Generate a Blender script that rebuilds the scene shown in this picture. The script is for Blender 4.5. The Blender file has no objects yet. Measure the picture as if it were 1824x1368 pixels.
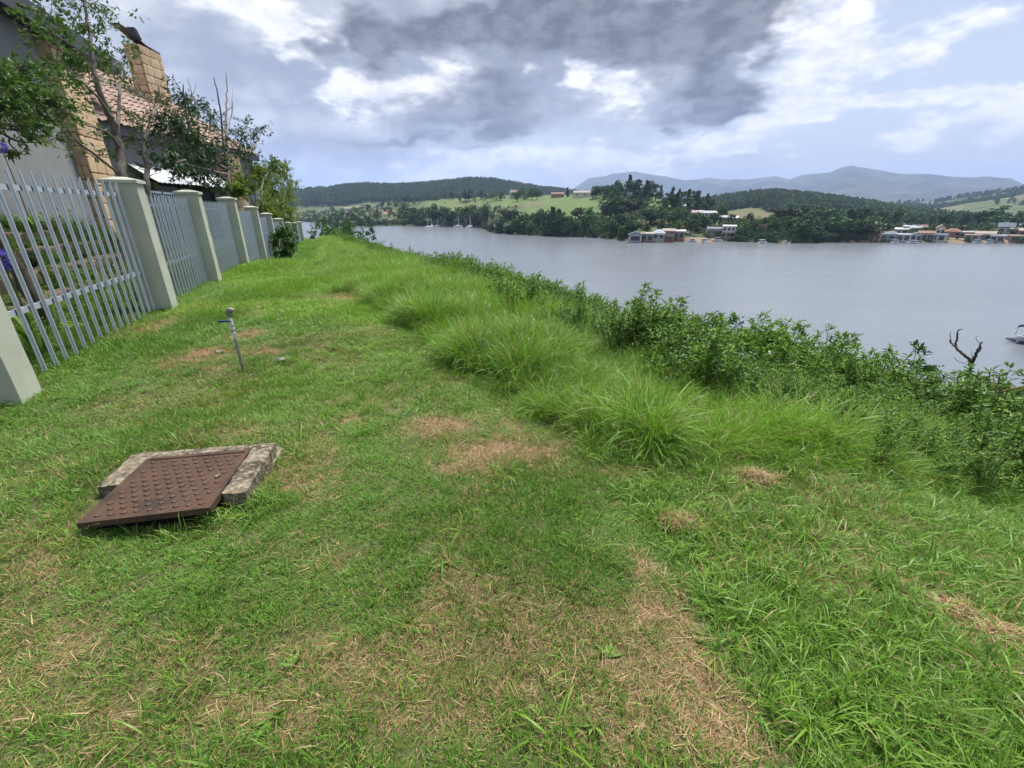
import bpy, bmesh, math, random
import numpy as np
from mathutils import Vector, Matrix, Euler

R = math.radians
rng = np.random.default_rng(7)
random.seed(7)
SC = bpy.context.scene
COL = SC.collection

# ------------------------------------------------------------------ camera
EYE = 1.6
PITCH = R(22)
FPX = 770.0                      # focal length in pixels of the 1824 px wide photograph
cd = bpy.data.cameras.new('camera')
cd.sensor_width = 36
cd.lens = 36 * FPX / 1824
cd.clip_start = 0.05
cd.clip_end = 30000
cam = bpy.data.objects.new('camera', cd)
COL.objects.link(cam)
cam.location = (0, 0, EYE)
cam.rotation_euler = (R(90) - PITCH, 0, 0)
SC.camera = cam

# ------------------------------------------------------------------ exposure / colour
SC.view_settings.view_transform = 'Standard'
SC.view_settings.look = 'None'
SC.view_settings.gamma = 1
SC.view_settings.exposure = 1.52
SC.cycles.use_adaptive_sampling = True
SC.cycles.adaptive_threshold = 0.02
SC.cycles.max_bounces = 6
SC.cycles.diffuse_bounces = 3
SC.cycles.transparent_max_bounces = 8
SC.cycles.volume_bounces = 0
SC.cycles.sample_clamp_indirect = 4

SUN_EL, SUN_AZ = R(62), R(25)     # azimuth clockwise from +Y


def ray(x, y):
    """direction through a pixel of the photograph"""
    dx = (x - 912) / FPX
    dy = -(y - 684) / FPX
    return np.array([dx, math.cos(PITCH) + dy * math.sin(PITCH), -math.sin(PITCH) + dy * math.cos(PITCH)])


def azel(x, y):
    r = ray(x, y)
    return math.degrees(math.atan2(r[0], r[1])), math.degrees(math.atan2(r[2], math.hypot(r[0], r[1])))


def on_ground(x, y, z=0.0):
    r = ray(x, y)
    k = (z - EYE) / r[2]
    return np.array([k * r[0], k * r[1], z])


# fence frame: s runs along the fence, t to the right of it (towards the lake)
FA = R(20.5)
DV = np.array([-math.sin(FA), math.cos(FA)])
RV = np.array([math.cos(FA), math.sin(FA)])
ROTF = math.atan2(DV[1], DV[0])


def W(s, t, z=0.0):
    p = DV * s + RV * t
    return np.array([p[0], p[1], z])


def on_t(x, y, T):
    """point of the pixel's ray on the plane t = T"""
    r = ray(x, y)
    k = T / (r[0] * RV[0] + r[1] * RV[1])
    return np.array([k * r[0], k * r[1], EYE + k * r[2]])


def at_dist(x, y, D):
    r = ray(x, y)
    k = D / math.hypot(r[0], r[1])
    return np.array([k * r[0], k * r[1], EYE + k * r[2]])


# ------------------------------------------------------------------ node helpers
class NT:
    def __init__(self, tree):
        self.t = tree
        self.n = tree.nodes
        self.l = tree.links

    def new(self, typ, **kw):
        nd = self.n.new(typ)
        for k, v in kw.items():
            setattr(nd, k, v)
        return nd

    def link(self, a, b):
        self.l.new(a, b)

    def put(self, sock, v):
        if v is None:
            return
        if hasattr(v, 'is_output') or isinstance(v, bpy.types.NodeSocket):
            self.l.new(v, sock)
        else:
            sock.default_value = v

    def m(self, op, a, b=None, c=None, clamp=False):
        nd = self.new('ShaderNodeMath', operation=op, use_clamp=clamp)
        self.put(nd.inputs[0], a)
        self.put(nd.inputs[1], b)
        self.put(nd.inputs[2], c)
        return nd.outputs[0]

    def step(self, v, lo, hi):
        nd = self.new('ShaderNodeMapRange', interpolation_type='SMOOTHSTEP')
        self.put(nd.inputs[0], v)
        nd.inputs[1].default_value = lo
        nd.inputs[2].default_value = hi
        return nd.outputs[0]

    def mix(self, f, a, b, blend='MIX'):
        nd = self.new('ShaderNodeMix', data_type='RGBA', blend_type=blend)
        self.put(nd.inputs[0], f)
        self.put(nd.inputs[6], a)
        self.put(nd.inputs[7], b)
        return nd.outputs[2]

    def noise(self, vec, scale, detail=4, rough=0.55, dist=0.0, color=False):
        nd = self.new('ShaderNodeTexNoise')
        if vec is not None:
            self.l.new(vec, nd.inputs['Vector'])
        nd.inputs['Scale'].default_value = scale
        nd.inputs['Detail'].default_value = detail
        nd.inputs['Roughness'].default_value = rough
        nd.inputs['Distortion'].default_value = dist
        return nd.outputs['Color' if color else 'Fac']


def rgb(*c):
    return (c[0], c[1], c[2], 1.0)


def s2l(r, g, b):
    f = lambda u: (u / 255 / 12.92) if u / 255 <= 0.04045 else ((u / 255 + 0.055) / 1.055) ** 2.4
    return (f(r), f(g), f(b), 1.0)


# ------------------------------------------------------------------ world: daylight sky with cloud layers
def make_world():
    w = bpy.data.worlds.new('World')
    SC.world = w
    w.use_nodes = True
    T = NT(w.node_tree)
    T.n.clear()
    out = T.new('ShaderNodeOutputWorld')
    bg = T.new('ShaderNodeBackground')
    T.link(bg.outputs[0], out.inputs[0])
    sky = T.new('ShaderNodeTexSky', sky_type='NISHITA')
    sky.sun_disc = False
    sky.sun_elevation = SUN_EL
    sky.sun_rotation = SUN_AZ
    sky.dust_density = 3.0
    sky.air_density = 1.0
    tc = T.new('ShaderNodeTexCoord')
    sep = T.new('ShaderNodeSeparateXYZ')
    T.link(tc.outputs['Generated'], sep.inputs[0])
    x, y, z = sep.outputs
    deg = 180 / math.pi
    az = T.m('MULTIPLY', T.m('ARCTAN2', x, y), deg)
    el = T.m('MULTIPLY', T.m('ARCSINE', z), deg)
    mp = T.new('ShaderNodeMapping')
    mp.inputs['Scale'].default_value = (1.0, 1.0, 2.1)
    T.link(tc.outputs['Generated'], mp.inputs[0])
    d = mp.outputs[0]
    # warped coordinates for the cloud outlines
    wn = T.noise(d, 4.2, 4, 0.6, color=True)
    cv = T.new('ShaderNodeCombineXYZ')
    T.link(az, cv.inputs[0])
    T.link(el, cv.inputs[1])
    wv = T.new('ShaderNodeVectorMath', operation='MULTIPLY_ADD')
    T.link(wn, wv.inputs[0])
    wv.inputs[1].default_value = (30, 13, 0)
    ofs = T.new('ShaderNodeVectorMath', operation='SUBTRACT')
    T.link(cv.outputs[0], ofs.inputs[0])
    ofs.inputs[1].default_value = (15, 6.5, 0)
    T.link(ofs.outputs[0], wv.inputs[2])

    def total(lst, start):
        """start plus soft warped patches (pixel x, y, radii, amount)"""
        acc = start
        for (px, py, rx, ry, amp) in lst:
            a0, e0 = azel(px, py)
            a1, _ = azel(px + rx, py)
            _, e1 = azel(px, py + ry)
            ia, ie = 1 / abs(a1 - a0), 1 / abs(e1 - e0)
            q = T.new('ShaderNodeVectorMath', operation='MULTIPLY_ADD')
            T.link(wv.outputs[0], q.inputs[0])
            q.inputs[1].default_value = (ia, ie, 0)
            q.inputs[2].default_value = (-a0 * ia, -e0 * ie, 0)
            dt = T.new('ShaderNodeVectorMath', operation='DOT_PRODUCT')
            T.link(q.outputs[0], dt.inputs[0])
            T.link(q.outputs[0], dt.inputs[1])
            acc = T.m('MULTIPLY_ADD', T.m('POWER', 0.36788, dt.outputs['Value']), amp, acc)
        return acc

    K = 2 ** -SC.view_settings.exposure     # the photographed brightness divided by the exposure

    def c(r, g, b):
        v = s2l(r, g, b)
        return (v[0] * K, v[1] * K, v[2] * K, 1)
    nbig = T.noise(d, 2.6, 4, 0.58)
    nmid = T.noise(d, 7.5, 5, 0.6)
    nfine = T.noise(d, 19.0, 4, 0.62)
    # clear air: the Nishita sky, veiled by pale haze
    nis = T.new('ShaderNodeVectorMath', operation='SCALE')
    T.link(sky.outputs[0], nis.inputs[0])
    nis.inputs['Scale'].default_value = 0.06
    veil = T.mix(T.step(el, 0.0, 26.0), c(206, 214, 228), c(168, 182, 208))
    air = T.mix(0.88, nis.outputs[0], veil)
    # grey cloud deck
    deck = T.step(total([(440, 230, 200, 120, .34), (900, 60, 420, 170, .3), (300, 60, 300, 160, .12), (1600, 190, 420, 120, -.2), (1050, 290, 260, 50, -.12)],
                        T.m('ADD', T.m('MULTIPLY', nbig, 0.75), T.m('MULTIPLY', nmid, 0.35))), 0.46, 0.68)
    deckcol = T.mix(T.step(nmid, 0.35, 0.7), c(156, 163, 180), c(210, 213, 220))
    col = T.mix(deck, air, deckcol)
    # white sunlit cumulus
    whit = total([(515, 65, 55, 40, .34), (430, 20, 90, 40, .2), (650, 155, 100, 42, .3), (790, 135, 80, 32, .24), (1060, 150, 80, 30, .34), (1120, 262, 150, 28, .34),
                  (1460, 60, 150, 60, .26), (1560, 100, 120, 40, .2), (1400, 185, 80, 34, .42), (1370, 235, 130, 22, .38), (1590, 185, 130, 28, .38), (1770, 220, 100, 32, .44), (1800, 150, 60, 20, .32), (950, 292, 240, 30, .22), (700, 305, 200, 26, .14), (1350, 10, 110, 30, .2), (420, 250, 120, 70, -.25)],
                 T.m('ADD', T.m('MULTIPLY', nmid, 0.66), T.m('MULTIPLY', nfine, 0.36)))
    wm = T.step(whit, 0.58, 0.80)
    whitecol = T.mix(T.step(nfine, 0.34, 0.66), c(222, 225, 231), c(255, 255, 255))
    col = T.mix(wm, col, whitecol)
    # shaded undersides of the heavy cloud
    dk = total([(640, 60, 85, 55, .42), (900, 35, 230, 55, .56), (1120, 55, 190, 60, .52), (1280, 70, 90, 70, .4), (1250, 165, 85, 35, .44), (900, 150, 170, 34, .36), (880, 205, 160, 28, .44), (760, 245, 130, 16, .34), (600, 240, 90, 30, .16), (1240, 262, 45, 26, .22), (700, 175, 60, 20, .1),
                (1060, 152, 62, 24, -.5), (650, 155, 60, 26, -.3), (800, 125, 50, 18, -.16), (500, 60, 60, 50, -.2)],
               T.m('ADD', T.m('MULTIPLY', nbig, 0.3), T.m('MULTIPLY', nmid, 0.6)))
    dm = T.m('MULTIPLY', T.step(dk, 0.53, 0.88), 0.95)
    darkcol = T.mix(T.step(nfine, 0.35, 0.65), c(92, 93, 99), c(132, 133, 141))
    col = T.mix(dm, col, darkcol)
    # pale band of haze on the horizon
    col = T.mix(T.m('MULTIPLY', T.step(T.m('MULTIPLY', el, -1.0), -6.0, 1.0), 0.62), col, c(236, 238, 242))
    T.link(col, bg.inputs[0])
    bg.inputs[1].default_value = 1.28


make_world()

sun = bpy.data.lights.new('sun', 'SUN')
sun.energy = 2.6
sun.angle = R(18)
sun.color = (1.0, 0.965, 0.9)
so = bpy.data.objects.new('sun', sun)
COL.objects.link(so)
sd = Vector((math.sin(SUN_AZ) * math.cos(SUN_EL), math.cos(SUN_AZ) * math.cos(SUN_EL), math.sin(SUN_EL)))
so.rotation_euler = sd.to_track_quat('Z', 'Y').to_euler()
so.location = (0, 0, 60)

# ------------------------------------------------------------------ numpy noise


def _h(ix, iy, seed):
    n = (ix.astype(np.int64) * 374761393 + iy.astype(np.int64) * 668265263 + seed * 974634777) & 0xffffffff
    n = ((n ^ (n >> 13)) * 1274126177) & 0xffffffff
    n = n ^ (n >> 16)
    return (n & 0xffffff) / float(0xffffff)


def vnoise(x, y, seed=0):
    x = np.asarray(x, float)
    y = np.asarray(y, float)
    ix = np.floor(x)
    iy = np.floor(y)
    fx = x - ix
    fy = y - iy
    fx = fx * fx * (3 - 2 * fx)
    fy = fy * fy * (3 - 2 * fy)
    a = _h(ix, iy, seed)
    b = _h(ix + 1, iy, seed)
    c = _h(ix, iy + 1, seed)
    d = _h(ix + 1, iy + 1, seed)
    return a + (b - a) * fx + (c - a) * fy + (a - b - c + d) * fx * fy


def fbm(x, y, oct=4, seed=0):
    v = 0
    amp = 0.5
    tot = 0
    for k in range(oct):
        v = v + amp * vnoise(np.asarray(x) * 2 ** k, np.asarray(y) * 2 ** k, seed + k)
        tot += amp
        amp *= 0.5
    return v / tot


def sstep(v, lo, hi):
    u = np.clip((v - lo) / (hi - lo), 0, 1)
    return u * u * (3 - 2 * u)


# ------------------------------------------------------------------ materials
MATS = {}


def material(name):
    m = bpy.data.materials.new(name)
    m.use_nodes = True
    T = NT(m.node_tree)
    T.n.clear()
    out = T.new('ShaderNodeOutputMaterial')
    b = T.new('ShaderNodeBsdfPrincipled')
    T.link(b.outputs[0], out.inputs[0])
    b.inputs['Roughness'].default_value = 0.8
    b.inputs['Specular IOR Level'].default_value = 0.25
    MATS[name] = m
    return m, T, b, out


def plain(name, col, col2=None, scale=6, rough=0.8, metal=0, bump=0.0, spec=0.25, detail=5, bscale=None, coord='Object'):
    """base colour with a second colour broken in by noise, and fine relief"""
    m, T, b, out = material(name)
    tc = T.new('ShaderNodeTexCoord')
    v = tc.outputs[coord]
    if col2 is not None:
        f = T.step(T.noise(v, scale, detail, 0.6), 0.3, 0.72)
        T.link(T.mix(f, col, col2), b.inputs['Base Color'])
    else:
        b.inputs['Base Color'].default_value = col
    b.inputs['Roughness'].default_value = rough
    b.inputs['Metallic'].default_value = metal
    b.inputs['Specular IOR Level'].default_value = spec
    if bump:
        bp = T.new('ShaderNodeBump')
        bp.inputs['Strength'].default_value = bump
        bp.inputs['Distance'].default_value = 0.02
        T.link(T.noise(v, bscale or scale * 4, 6, 0.65), bp.inputs['Height'])
        T.link(bp.outputs[0], b.inputs['Normal'])
    return m


def leafy(name, cols, translucent=0.3, rough=0.55, dry=None, spec=0.3, objrand=0.0):
    """foliage: colour by the per-leaf attribute rnd; optional straw share by the scattered attribute dry"""
    m, T, b, out = material(name)
    at = T.new('ShaderNodeAttribute', attribute_name='rnd')
    cr = T.new('ShaderNodeValToRGB')
    e = cr.color_ramp.elements
    e[0].position = 0
    e[0].color = cols[0]
    e[1].position = 1
    e[1].color = cols[-1]
    for i, cc in enumerate(cols[1:-1]):
        k = e.new((i + 1) / (len(cols) - 1))
        k.color = cc
    T.link(at.outputs['Fac'], cr.inputs[0])
    col = cr.outputs[0]
    if dry is not None:
        r2 = T.new('ShaderNodeAttribute', attribute_name='rnd2')
        ad = T.new('ShaderNodeAttribute', attribute_name='dry', attribute_type='INSTANCER')
        hu = T.new('ShaderNodeAttribute', attribute_name='hue', attribute_type='INSTANCER')
        # some places grow a yellower green than others
        col = T.mix(hu.outputs['Fac'], col, T.mix(0.75, col, dry[2]))
        f = T.m('LESS_THAN', r2.outputs['Fac'], ad.outputs['Fac'])
        straw = T.mix(at.outputs['Fac'], dry[0], dry[1])
        col = T.mix(f, col, straw)
    if objrand:
        oi = T.new('ShaderNodeObjectInfo')
        hs = T.new('ShaderNodeHueSaturation')
        T.link(col, hs.inputs['Color'])
        T.link(T.m('ADD', T.m('MULTIPLY', oi.outputs['Random'], objrand * 0.12), 0.5 - objrand * 0.06), hs.inputs['Hue'])
        T.link(T.m('ADD', T.m('MULTIPLY', oi.outputs['Random'], objrand), 1 - objrand * 0.5), hs.inputs['Value'])
        col = hs.outputs[0]
    T.link(col, b.inputs['Base Color'])
    b.inputs['Roughness'].default_value = rough
    b.inputs['Specular IOR Level'].default_value = spec
    if translucent:
        tr = T.new('ShaderNodeBsdfTranslucent')
        T.link(col, tr.inputs[0])
        mx = T.new('ShaderNodeMixShader')
        mx.inputs[0].default_value = translucent
        T.link(b.outputs[0], mx.inputs[1])
        T.link(tr.outputs[0], mx.inputs[2])
        T.link(mx.outputs[0], out.inputs[0])
    return m


STRAW = (rgb(.26, .17, .075), rgb(.48, .37, .19), rgb(.185, .36, .02))
plain('pillar_paint', rgb(.36, .38, .30), rgb(.42, .43, .35), 3, .85, bump=.15, bscale=40)
plain('pillar_cap', rgb(.46, .46, .39), rgb(.36, .37, .30), 5, .85, bump=.15, bscale=40)
plain('galvanised', rgb(.36, .40, .44), rgb(.44, .47, .50), 9, .5, .35, spec=.4)
plain('grey_render', rgb(.235, .24, .245), rgb(.27, .275, .275), 1.2, .9, bump=.2, bscale=60)
plain('fascia', rgb(.045, .048, .06), rgb(.06, .063, .075), 2, .5)
plain('sandstone', rgb(.50, .35, .21), rgb(.62, .47, .31), 2.2, .9, bump=.5, bscale=14)
plain('sandstone_b', rgb(.43, .29, .17), rgb(.56, .41, .27), 3.0, .9, bump=.5, bscale=14)
plain('mortar', rgb(.20, .13, .08), rgb(.27, .19, .12), 4, .95)
plain('roof_tile', rgb(.32, .21, .16), rgb(.50, .38, .31), 3.5, .85, bump=.2)
plain('awning_metal', rgb(.45, .48, .52), rgb(.52, .55, .59), 2, .45, .2)
plain('dark_opening', rgb(.012, .012, .014), rough=.5)
plain('cowl_metal', rgb(.035, .037, .045), rgb(.06, .06, .07), 4, .45, .5)
plain('glass_dark', rgb(.02, .025, .03), rough=.08, spec=.6)
plain('block_wall', rgb(.10, .075, .055), rgb(.17, .13, .10), 5, .95, bump=.6, bscale=30)
plain('bark', rgb(.10, .085, .07), rgb(.21, .185, .155), 9, .95, bump=.8, bscale=30)
plain('bark_dark', rgb(.06, .045, .035), rgb(.10, .08, .06), 8, .95, bump=.8, bscale=30)
plain('dead_wood', rgb(.045, .04, .036), rgb(.10, .09, .08), 12, .95, bump=.5)


def weathered(name, dark, mid, pale):
    m, T, b, out = material(name)
    v = T.new('ShaderNodeNewGeometry').outputs['Position']
    c1 = T.mix(T.step(T.noise(v, 7, 5, .65), .38, .62), dark, mid)
    c1 = T.mix(T.step(T.noise(v, 26, 5, .7), .46, .66), c1, pale)
    c1 = T.mix(T.step(T.noise(v, 75, 4, .7), .56, .70), c1, dark)
    T.link(c1, b.inputs['Base Color'])
    b.inputs['Roughness'].default_value = .95
    bp = T.new('ShaderNodeBump')
    bp.inputs['Strength'].default_value = 1.0
    bp.inputs['Distance'].default_value = .012
    T.link(T.noise(v, 48, 6, .72), bp.inputs['Height'])
    T.link(bp.outputs[0], b.inputs['Normal'])


weathered('concrete_old', rgb(.055, .045, .03), rgb(.20, .165, .115), rgb(.38, .32, .235))
weathered('concrete_pale', rgb(.12, .10, .065), rgb(.30, .25, .18), rgb(.44, .38, .29))
plain('pipe_grey', rgb(.20, .20, .19), rgb(.30, .29, .27), 20, .5, .4)
plain('pipe_white', rgb(.62, .62, .58), rgb(.45, .44, .40), 25, .6)
plain('handle_blue', rgb(.01, .03, .16), rough=.4)
plain('hose_blue', rgb(.05, .16, .32), rough=.5)
plain('pebble', rgb(.20, .175, .15), rgb(.34, .31, .275), 20, .9, bump=.4)
plain('white_paint', rgb(.52, .53, .52), rgb(.43, .44, .44), 1, .6)
plain('cream_wall', rgb(.60, .56, .48), rgb(.52, .48, .41), .5, .85)
plain('grey_wall', rgb(.30, .31, .32), rgb(.36, .36, .37), .5, .85)
plain('brown_wall', rgb(.26, .15, .10), rgb(.33, .20, .14), .5, .9)
plain('brick_wall', rgb(.34, .16, .10), rgb(.28, .13, .085), .7, .9)
plain('roof_red', rgb(.27, .135, .09), rgb(.20, .11, .08), .6, .85)
plain('roof_brown', rgb(.20, .13, .10), rgb(.26, .18, .14), .6, .85)
plain('roof_tan', rgb(.30, .25, .21), rgb(.36, .30, .255), .6, .85)
plain('roof_grey', rgb(.25, .27, .30), rgb(.32, .34, .37), .6, .7)
plain('roof_slate', rgb(.10, .125, .16), rgb(.14, .165, .20), .6, .7)
plain('roof_white', rgb(.50, .51, .52), rgb(.40, .41, .43), .6, .6)
plain('canvas_blue', rgb(.06, .20, .36), rough=.7)
plain('canvas_teal', rgb(.10, .30, .34), rough=.7)
plain('boat_white', rgb(.78, .79, .80), rough=.4)
plain('hull_dark', rgb(.02, .025, .04), rough=.4)
plain('timber', rgb(.20, .12, .07), rgb(.28, .18, .11), 3, .9)

leafy('grass_lawn', [rgb(.058, .16, .018), rgb(.10, .235, .024), rgb(.15, .295, .03), rgb(.22, .34, .06)], .3, .5, STRAW)
leafy('grass_long', [rgb(.055, .165, .014), rgb(.115, .27, .02), rgb(.19, .345, .026), rgb(.31, .42, .07)], .35, .45, STRAW)
leafy('grass_broad', [rgb(.055, .145, .016), rgb(.10, .22, .024), rgb(.165, .29, .04), rgb(.26, .36, .085)], .35, .45, STRAW)
leafy('straw', [rgb(.17, .10, .045), rgb(.33, .215, .10), rgb(.52, .39, .21)], .1, .8)
leafy('weed_leaf', [rgb(.055, .14, .018), rgb(.10, .205, .024), rgb(.16, .28, .036), rgb(.25, .35, .07)], .3, .5, STRAW)
leafy('weed_dark', [rgb(.03, .085, .016), rgb(.05, .125, .022), rgb(.085, .175, .03)], .25, .45)
leafy('weed_stem', [rgb(.09, .075, .035), rgb(.10, .14, .04)], 0, .8)
leafy('tree_leaf', [rgb(.04, .10, .02), rgb(.075, .15, .025), rgb(.13, .21, .04)], .3, .5)
leafy('tree_leaf_dark', [rgb(.018, .05, .02), rgb(.035, .08, .028), rgb(.06, .11, .035)], .25, .5)
leafy('tree_leaf_yellow', [rgb(.06, .12, .014), rgb(.125, .20, .02), rgb(.22, .28, .035)], .35, .5)
leafy('tree_leaf_dull', [rgb(.055, .075, .028), rgb(.09, .115, .04), rgb(.13, .145, .05)], .25, .6)
leafy('far_foliage', [rgb(.04, .08, .022), rgb(.07, .125, .03), rgb(.115, .175, .042)], .1, .8, objrand=.5)
leafy('far_foliage_dark', [rgb(.026, .056, .02), rgb(.046, .09, .028), rgb(.078, .135, .038)], .1, .8, objrand=.4)
leafy('forest_leaf', [rgb(.06, .105, .042), rgb(.105, .165, .056), rgb(.155, .215, .075)], .1, .9, objrand=.5)
leafy('far_foliage_light', [rgb(.05, .10, .02), rgb(.085, .15, .03), rgb(.13, .20, .04)], .1, .8, objrand=.3)
leafy('petal_purple', [rgb(.12, .10, .40), rgb(.22, .19, .60)], .3, .6)
leafy('petal_yellow', [rgb(.75, .55, .02), rgb(.85, .65, .05)], .2, .6)
leafy('petal_white', [rgb(.75, .75, .72), rgb(.85, .85, .82)], .2, .6)


# ------------------------------------------------------------------ mesh helpers
class MB:
    """collects shapes and links them as ONE mesh object"""

    def __init__(self):
        self.v = []
        self.f = []
        self.mi = []
        self.rnd = []
        self.n = 0

    def add(self, verts, faces, mi=0, rnd=None):
        verts = np.asarray(verts, float)
        o = self.n
        self.v.append(verts)
        self.n += len(verts)
        self.f += [tuple(i + o for i in f) for f in faces]
        self.mi += [mi] * len(faces)
        self.rnd.append(np.full(len(verts), 0.5) if rnd is None else np.broadcast_to(np.asarray(rnd, float), (len(verts),)))
        return self

    def box(self, c, d, rz=0, mi=0, top=(1, 1)):
        x, y, z = d[0] / 2, d[1] / 2, d[2] / 2
        P = np.array([(-x, -y, -z), (x, -y, -z), (x, y, -z), (-x, y, -z), (-x * top[0], -y * top[1], z), (x * top[0], -y * top[1], z), (x * top[0], y * top[1], z), (-x * top[0], y * top[1], z)])
        if rz:
            cs, sn = math.cos(rz), math.sin(rz)
            P = np.column_stack([P[:, 0] * cs - P[:, 1] * sn, P[:, 0] * sn + P[:, 1] * cs, P[:, 2]])
        return self.add(P + np.array(c), [(0, 3, 2, 1), (4, 5, 6, 7), (0, 1, 5, 4), (1, 2, 6, 5), (2, 3, 7, 6), (3, 0, 4, 7)], mi)

    def prism(self, poly, z0, z1, mi=0):
        """poly: counter-clockwise xy outline; z may be one number or one per corner"""
        n = len(poly)
        z0 = np.broadcast_to(z0, (n,))
        z1 = np.broadcast_to(z1, (n,))
        P = [(p[0], p[1], z0[i]) for i, p in enumerate(poly)] + [(p[0], p[1], z1[i]) for i, p in enumerate(poly)]
        F = [tuple(range(n - 1, -1, -1)), tuple(range(n, 2 * n))] + [(i, (i + 1) % n, n + (i + 1) % n, n + i) for i in range(n)]
        return self.add(P, F, mi)

    def tube(self, path, rad, sides=6, mi=0, rnd=None):
        path = np.asarray(path, float)
        n = len(path)
        rad = np.broadcast_to(rad, (n,))
        tan = np.gradient(path, axis=0)
        up = np.array([0.3, 0.2, 1.0])
        V = []
        for i in range(n):
            t = tan[i] / (np.linalg.norm(tan[i]) + 1e-9)
            a = np.cross(t, up)
            if np.linalg.norm(a) < 1e-3:
                a = np.cross(t, np.array([1.0, 0, 0]))
            a /= np.linalg.norm(a)
            b = np.cross(t, a)
            for k in range(sides):
                th = 2 * math.pi * k / sides
                V.append(path[i] + rad[i] * (math.cos(th) * a + math.sin(th) * b))
        F = []
        for i in range(n - 1):
            for k in range(sides):
                k2 = (k + 1) % sides
                F.append((i * sides + k, (i + 1) * sides + k, (i + 1) * sides + k2, i * sides + k2))
        F.append(tuple(range(sides)))
        F.append(tuple((n - 1) * sides + k for k in range(sides - 1, -1, -1)))
        return self.add(V, F, mi, rnd)

    def leaves(self, pos, direc, length, width, rnd=None, fold=0.25, mi=0):
        """pointed leaves folded along the midrib: n positions, n directions"""
        pos = np.asarray(pos, float)
        n = len(pos)
        d = np.asarray(direc, float)
        d = d / (np.linalg.norm(d, axis=1, keepdims=True) + 1e-9)
        up = rng.normal(size=(n, 3)) * 0.45 + np.array([0, 0, 1.0])
        sdv = np.cross(d, up)
        sdv /= (np.linalg.norm(sdv, axis=1, keepdims=True) + 1e-9)
        nn = np.cross(sdv, d)
        L = np.broadcast_to(length, (n,))[:, None]
        Wd = np.broadcast_to(width, (n,))[:, None]
        a = pos
        tip = pos + d * L - nn * L * 0.12
        mid = pos + d * L * 0.5 - nn * Wd * fold
        l = pos + d * L * 0.45 + sdv * Wd * 0.5
        r = pos + d * L * 0.45 - sdv * Wd * 0.5
        V = np.stack([a, l, tip, r, mid], 1).reshape(-1, 3)
        i = np.arange(n) * 5 + self.n
        F = np.stack([np.stack([i, i + 4, i + 1], 1), np.stack([i + 1, i + 4, i + 2], 1), np.stack([i, i + 3, i + 4], 1), np.stack([i + 3, i + 2, i + 4], 1)], 1).reshape(-1, 3)
        self.v.append(V)
        self.n += len(V)
        self.f += [tuple(q) for q in F.tolist()]
        self.mi += [mi] * len(F)
        rr = rng.random(n) if rnd is None else np.broadcast_to(rnd, (n,))
        self.rnd.append(np.repeat(rr, 5))
        return self

    def mesh(self, name, mats, smooth=False):
        me = bpy.data.meshes.new(name)
        V = np.concatenate(self.v) if self.v else np.zeros((0, 3))
        me.from_pydata(V.tolist(), [], self.f)
        mats = mats if isinstance(mats, (list, tuple)) else [mats]
        for k in mats:
            me.materials.append(MATS[k])
        if len(mats) > 1:
            me.polygons.foreach_set('material_index', self.mi)
        a = me.attributes.new('rnd', 'FLOAT', 'POINT')
        a.data.foreach_set('value', np.concatenate(self.rnd).astype(np.float32))
        a = me.attributes.new('rnd2', 'FLOAT', 'POINT')
        a.data.foreach_set('value', (np.concatenate(self.rnd) * 7.31 % 1.0 * .9 + .1).astype(np.float32))
        if smooth:
            me.polygons.foreach_set('use_smooth', [True] * len(me.polygons))
        me.update()
        return me

    def build(self, name, mats, parent=None, smooth=False, loc=None, rz=0):
        o = bpy.data.objects.new(name, self.mesh(name, mats, smooth))
        COL.objects.link(o)
        if parent is not None:
            o.parent = parent
        if loc is not None:
            o.location = loc
        if rz:
            o.rotation_euler = (0, 0, rz)
        return o


def tag(o, label=None, cat=None, group=None, kind=None):
    if label:
        o['label'] = label
    if cat:
        o['category'] = cat
    if group:
        o['group'] = group
    if kind:
        o['kind'] = kind
    return o


def empty(name, loc, rz=0.0, label=None, cat=None, group=None):
    o = bpy.data.objects.new(name, None)
    o.empty_display_size = 0.2
    COL.objects.link(o)
    o.location = [float(q) for q in loc]
    o.rotation_euler = (0, 0, rz)
    return tag(o, label, cat, group)


def place(name, me, parent, loc, rot=(0, 0, 0), scale=(1, 1, 1)):
    o = bpy.data.objects.new(name, me)
    COL.objects.link(o)
    o.parent = parent
    o.location = [float(q) for q in loc]
    o.rotation_euler = rot
    o.scale = scale
    return o


def copy_tree(o, parent=None):
    c = o.copy()
    COL.objects.link(c)
    c.parent = parent
    for ch in o.children:
        copy_tree(ch, c)
    return c


def bevel_box_mesh(name, d, mat, bev=0.01, jitter=0.0):
    bm = bmesh.new()
    bmesh.ops.create_cube(bm, size=1)
    for v in bm.verts:
        v.co = Vector((v.co.x * d[0], v.co.y * d[1], v.co.z * d[2]))
        if jitter:
            v.co += Vector((random.uniform(-1, 1), random.uniform(-1, 1), random.uniform(-1, 1))) * jitter
    if bev:
        bmesh.ops.bevel(bm, geom=bm.edges[:], offset=bev, segments=1, affect='EDGES')
    me = bpy.data.meshes.new(name)
    bm.to_mesh(me)
    bm.free()
    me.materials.append(MATS[mat])
    return me


# ------------------------------------------------------------------ the near ground
ZS = ([-30, 16, 19.9, 23.4, 31, 40, 55, 75, 95, 140], [0, 0, -.33, -.57, -.65, -.8, -1.5, -2.6, -8, -22])
PT = ([-40, -12, -7, -4.4, -3, 0.8, 2.0, 3.2, 5.0, 7.0, 8.5, 26, 34, 120], [1.2, 1.1, .9, .12, 0, 0, -.08, -.26, -.72, -1.28, -1.85, -13.2, -16, -18])


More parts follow.
